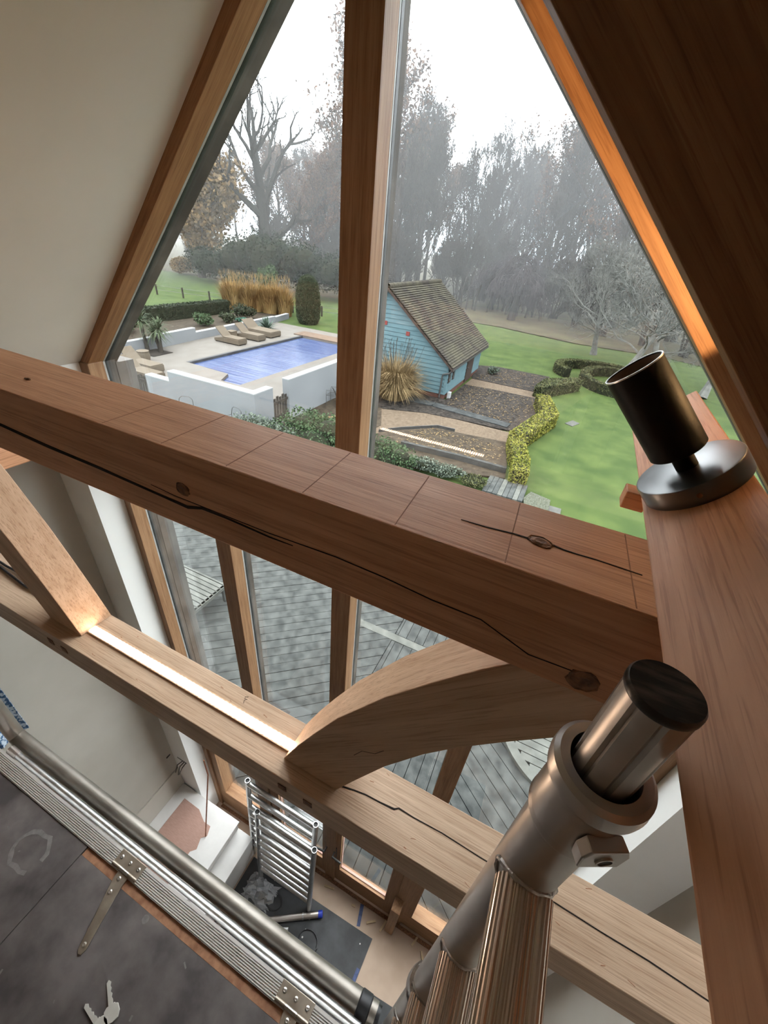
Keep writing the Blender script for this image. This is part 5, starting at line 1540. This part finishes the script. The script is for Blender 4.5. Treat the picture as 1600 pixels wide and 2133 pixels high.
for x, y, sc, lab in ((-44.5, 58, 0.62, 'russet oak behind the golden one at left'), (-37.5, 62, 0.66, 'russet oak behind the dead oak, left of it'), (-33.0, 52, 0.55, 'russet oak behind the dead oak, right of it'), (-55, 54, 0.55, 'russet oak furthest left beyond the lawn'), (-24.5, 60, 0.72, 'russet oak just right of the centre post'), (-49, 76, 0.7, 'russet oak far behind the golden one')):
    copy_tree(bigoak, (x, y, GZ), wr.uniform(0, 6.28), sc, lab)
under = tree_proto('thicket', 'grey twiggy undergrowth along the edge of the wood', 'undergrowth along the wood', 'bark', None, seed=15, H=6.5, r0=0.07, n1=42, n2=8, n3=6, n4=3, spread=0.44, rise=0.8, start=0.05, twig=0.018, stems=6, crown=0.3)
put(under, -14.5, 50, 1.0)
for x, y, s in [(-17.5, 53, 1.0), (-11.5, 55, 1.1), (-8.5, 52, 0.9), (-4.0, 50, 0.9), (-1.2, 47, 0.95), (1.6, 44, 0.95), (4.2, 42, 1.0), (7.0, 40, 1.05), (-20.5, 50, 1.0), (-23.5, 48, 1.0), (-6.5, 57, 1.1), (0.2, 58, 1.2), (4.0, 60, 1.3), (-14, 62, 1.3), (-19, 70, 1.4), (9.5, 44, 1.1), (-47, 45, 0.7), (-26, 58, 1.2), (-30, 50, 1.1), (-36, 54, 1.2), (-42, 52, 1.1), (-52, 50, 1.0), (-33, 60, 1.3), (-24, 44, 0.9)]:
    copy_tree(under, (x, y, GZ), wr.uniform(0, 6.28), s)
weep = tree_proto('weeping_tree', 'domed weeping tree with violet grey twigs on the lawn edge', None, 'twig_violet', None, seed=18, H=6.2, r0=0.22, n1=26, n2=9, n3=6, n4=3, spread=0.62, rise=0.15, start=0.45, droop=1.25, twig=0.02, crown=0.25)
put(weep, -7.3, 47.5, (1.0, 1.0, 1.0))
copy_tree(weep, (-10.2, 50, GZ), 1.3, 0.85, 'smaller domed weeping tree behind the first one')
pale = tree_proto('apple_tree', 'leaning old tree with pale lichened twigs behind the spotlight', None, 'bark_pale', None, seed=22, H=6.6, r0=0.20, n1=24, n2=10, n3=7, n4=4, spread=0.55, rise=0.45, start=0.22, wob=0.22, twig=0.0075, lean=(0.42, 0.1), crown=0.3)
put(pale, 2.3, 26.4, 1.0, 0.0)
copy_tree(pale, (4.6, 31.5, GZ), 2.2, 1.05, 'pale twiggy old tree behind the leaning one')
copy_tree(pale, (0.9, 34.5, GZ), 4.0, 0.95, 'pale twiggy old tree at the far lawn edge')
copy_tree(pale, (6.6, 27.0, GZ), 1.0, 1.0, 'pale twiggy old tree nearest the right rafter')
# row of thin trunks at the edge of the wood
for k in range(13):
    x = -13.2 + k * 0.62 + wr.uniform(-0.2, 0.2)
    y = 48.5 + wr.uniform(-1.5, 2.0)
    rt2 = empty('trunk', (x, y, GZ), 'thin upright trunk at the lawn edge below the weeping trees', 'tree', 'thin trunks at the lawn edge')
    h = wr.uniform(2.6, 4.0)
    MB().tube([(0, 0, 0), (wr.uniform(-0.2, 0.2), 0, h * 0.5), (wr.uniform(-0.5, 0.5), 0, h)], [0.13, 0.10, 0.08], 6).build('stem', 'bark', rt2, local=True)
ds = empty('dark_stump', (-7.15, 45.1, GZ), 'dark ivy covered trunk standing on the lawn edge', 'tree')
MB().tube([(0, 0, 0), (0.05, 0, 1.0), (0.15, 0, 2.3)], [0.42, 0.36, 0.22], 9).build('stem', 'bark_dark', ds, local=True)
# evergreens behind the pool
ev = [(-39.0, 38.5, (2.4, 2.0, 2.1), 'leaf_dark', 'dark evergreen bush below the golden oak'),
      (-35.0, 39.0, (2.7, 2.2, 2.8), 'leaf_dark', 'dark evergreen bush left of the dead oak foot'),
      (-31.2, 38.5, (2.8, 2.2, 3.2), 'leaf_dark', 'dark evergreen bush in front of the dead oak'),
      (-27.3, 39.0, (2.8, 2.2, 2.9), 'leaf_dark', 'dark evergreen bush behind the orange grass'),
      (-23.6, 39.5, (2.6, 2.2, 2.7), 'leaf_dark', 'dark evergreen bush beside the centre post'),
      (-29.6, 36.3, (1.0, 0.8, 1.5), 'leaf_holly', 'brighter green holly among the dark evergreens'),
      (-33.0, 36.0, (1.6, 1.2, 0.8), 'hedge_dark', 'low dark shrub at the foot of the evergreens'),
      (-45.5, 40.5, (1.3, 1.2, 1.1), 'leaf_gold', 'small golden bush at the left lawn edge')]
for k, (x, y, r, lf, lab) in enumerate(ev):
    bush('evergreen_bush', (x, y, GZ), r, 3600, 0.22, lf, lab, 'bush', 'bushes behind the pool', seed=60 + k, lobes=7)
# low post and wire fence across the left lawn
fence = empty('wire_fence', (-27.5, 28, GZ), 'low post and wire fence across the lawn at left', 'fence')
for k in range(9):
    x, y = -34 + k * 2.4, 27.2 + k * 0.55
    MB().box(x - 0.05, x + 0.05, y - 0.05, y + 0.05, GZ - 0.03, GZ + 0.75).build('post', 'picket', fence)
for z in (0.35, 0.66):
    MB().tube([(-34, 27.2, GZ + z), (-34 + 8 * 2.4, 27.2 + 8 * 0.55, GZ + z)], 0.018, 5).build('rail', 'bark_pale', fence)
# morning haze hanging over the lawn and wood
hz = MB().box(-130, 90, 29.5, 170, GZ - 0.5, 40).build('haze', 'glass')
hm = bpy.data.materials.new('morning_haze')
hm.use_nodes = True
nt = hm.node_tree
nt.nodes.clear()
out = nt.nodes.new('ShaderNodeOutputMaterial')
vs_ = nt.nodes.new('ShaderNodeVolumeScatter')
vs_.inputs['Color'].default_value = (0.375, 0.38, 0.385, 1)
vs_.inputs['Density'].default_value = 0.0090
vs_.inputs['Anisotropy'].default_value = 0.0
lnk(nt, vs_.outputs[0], out.inputs['Volume'])
hz.data.materials.clear()
hz.data.materials.append(hm)
tag(hz, 'thin grey morning haze over the lawn and woodland', 'haze', kind='stuff')
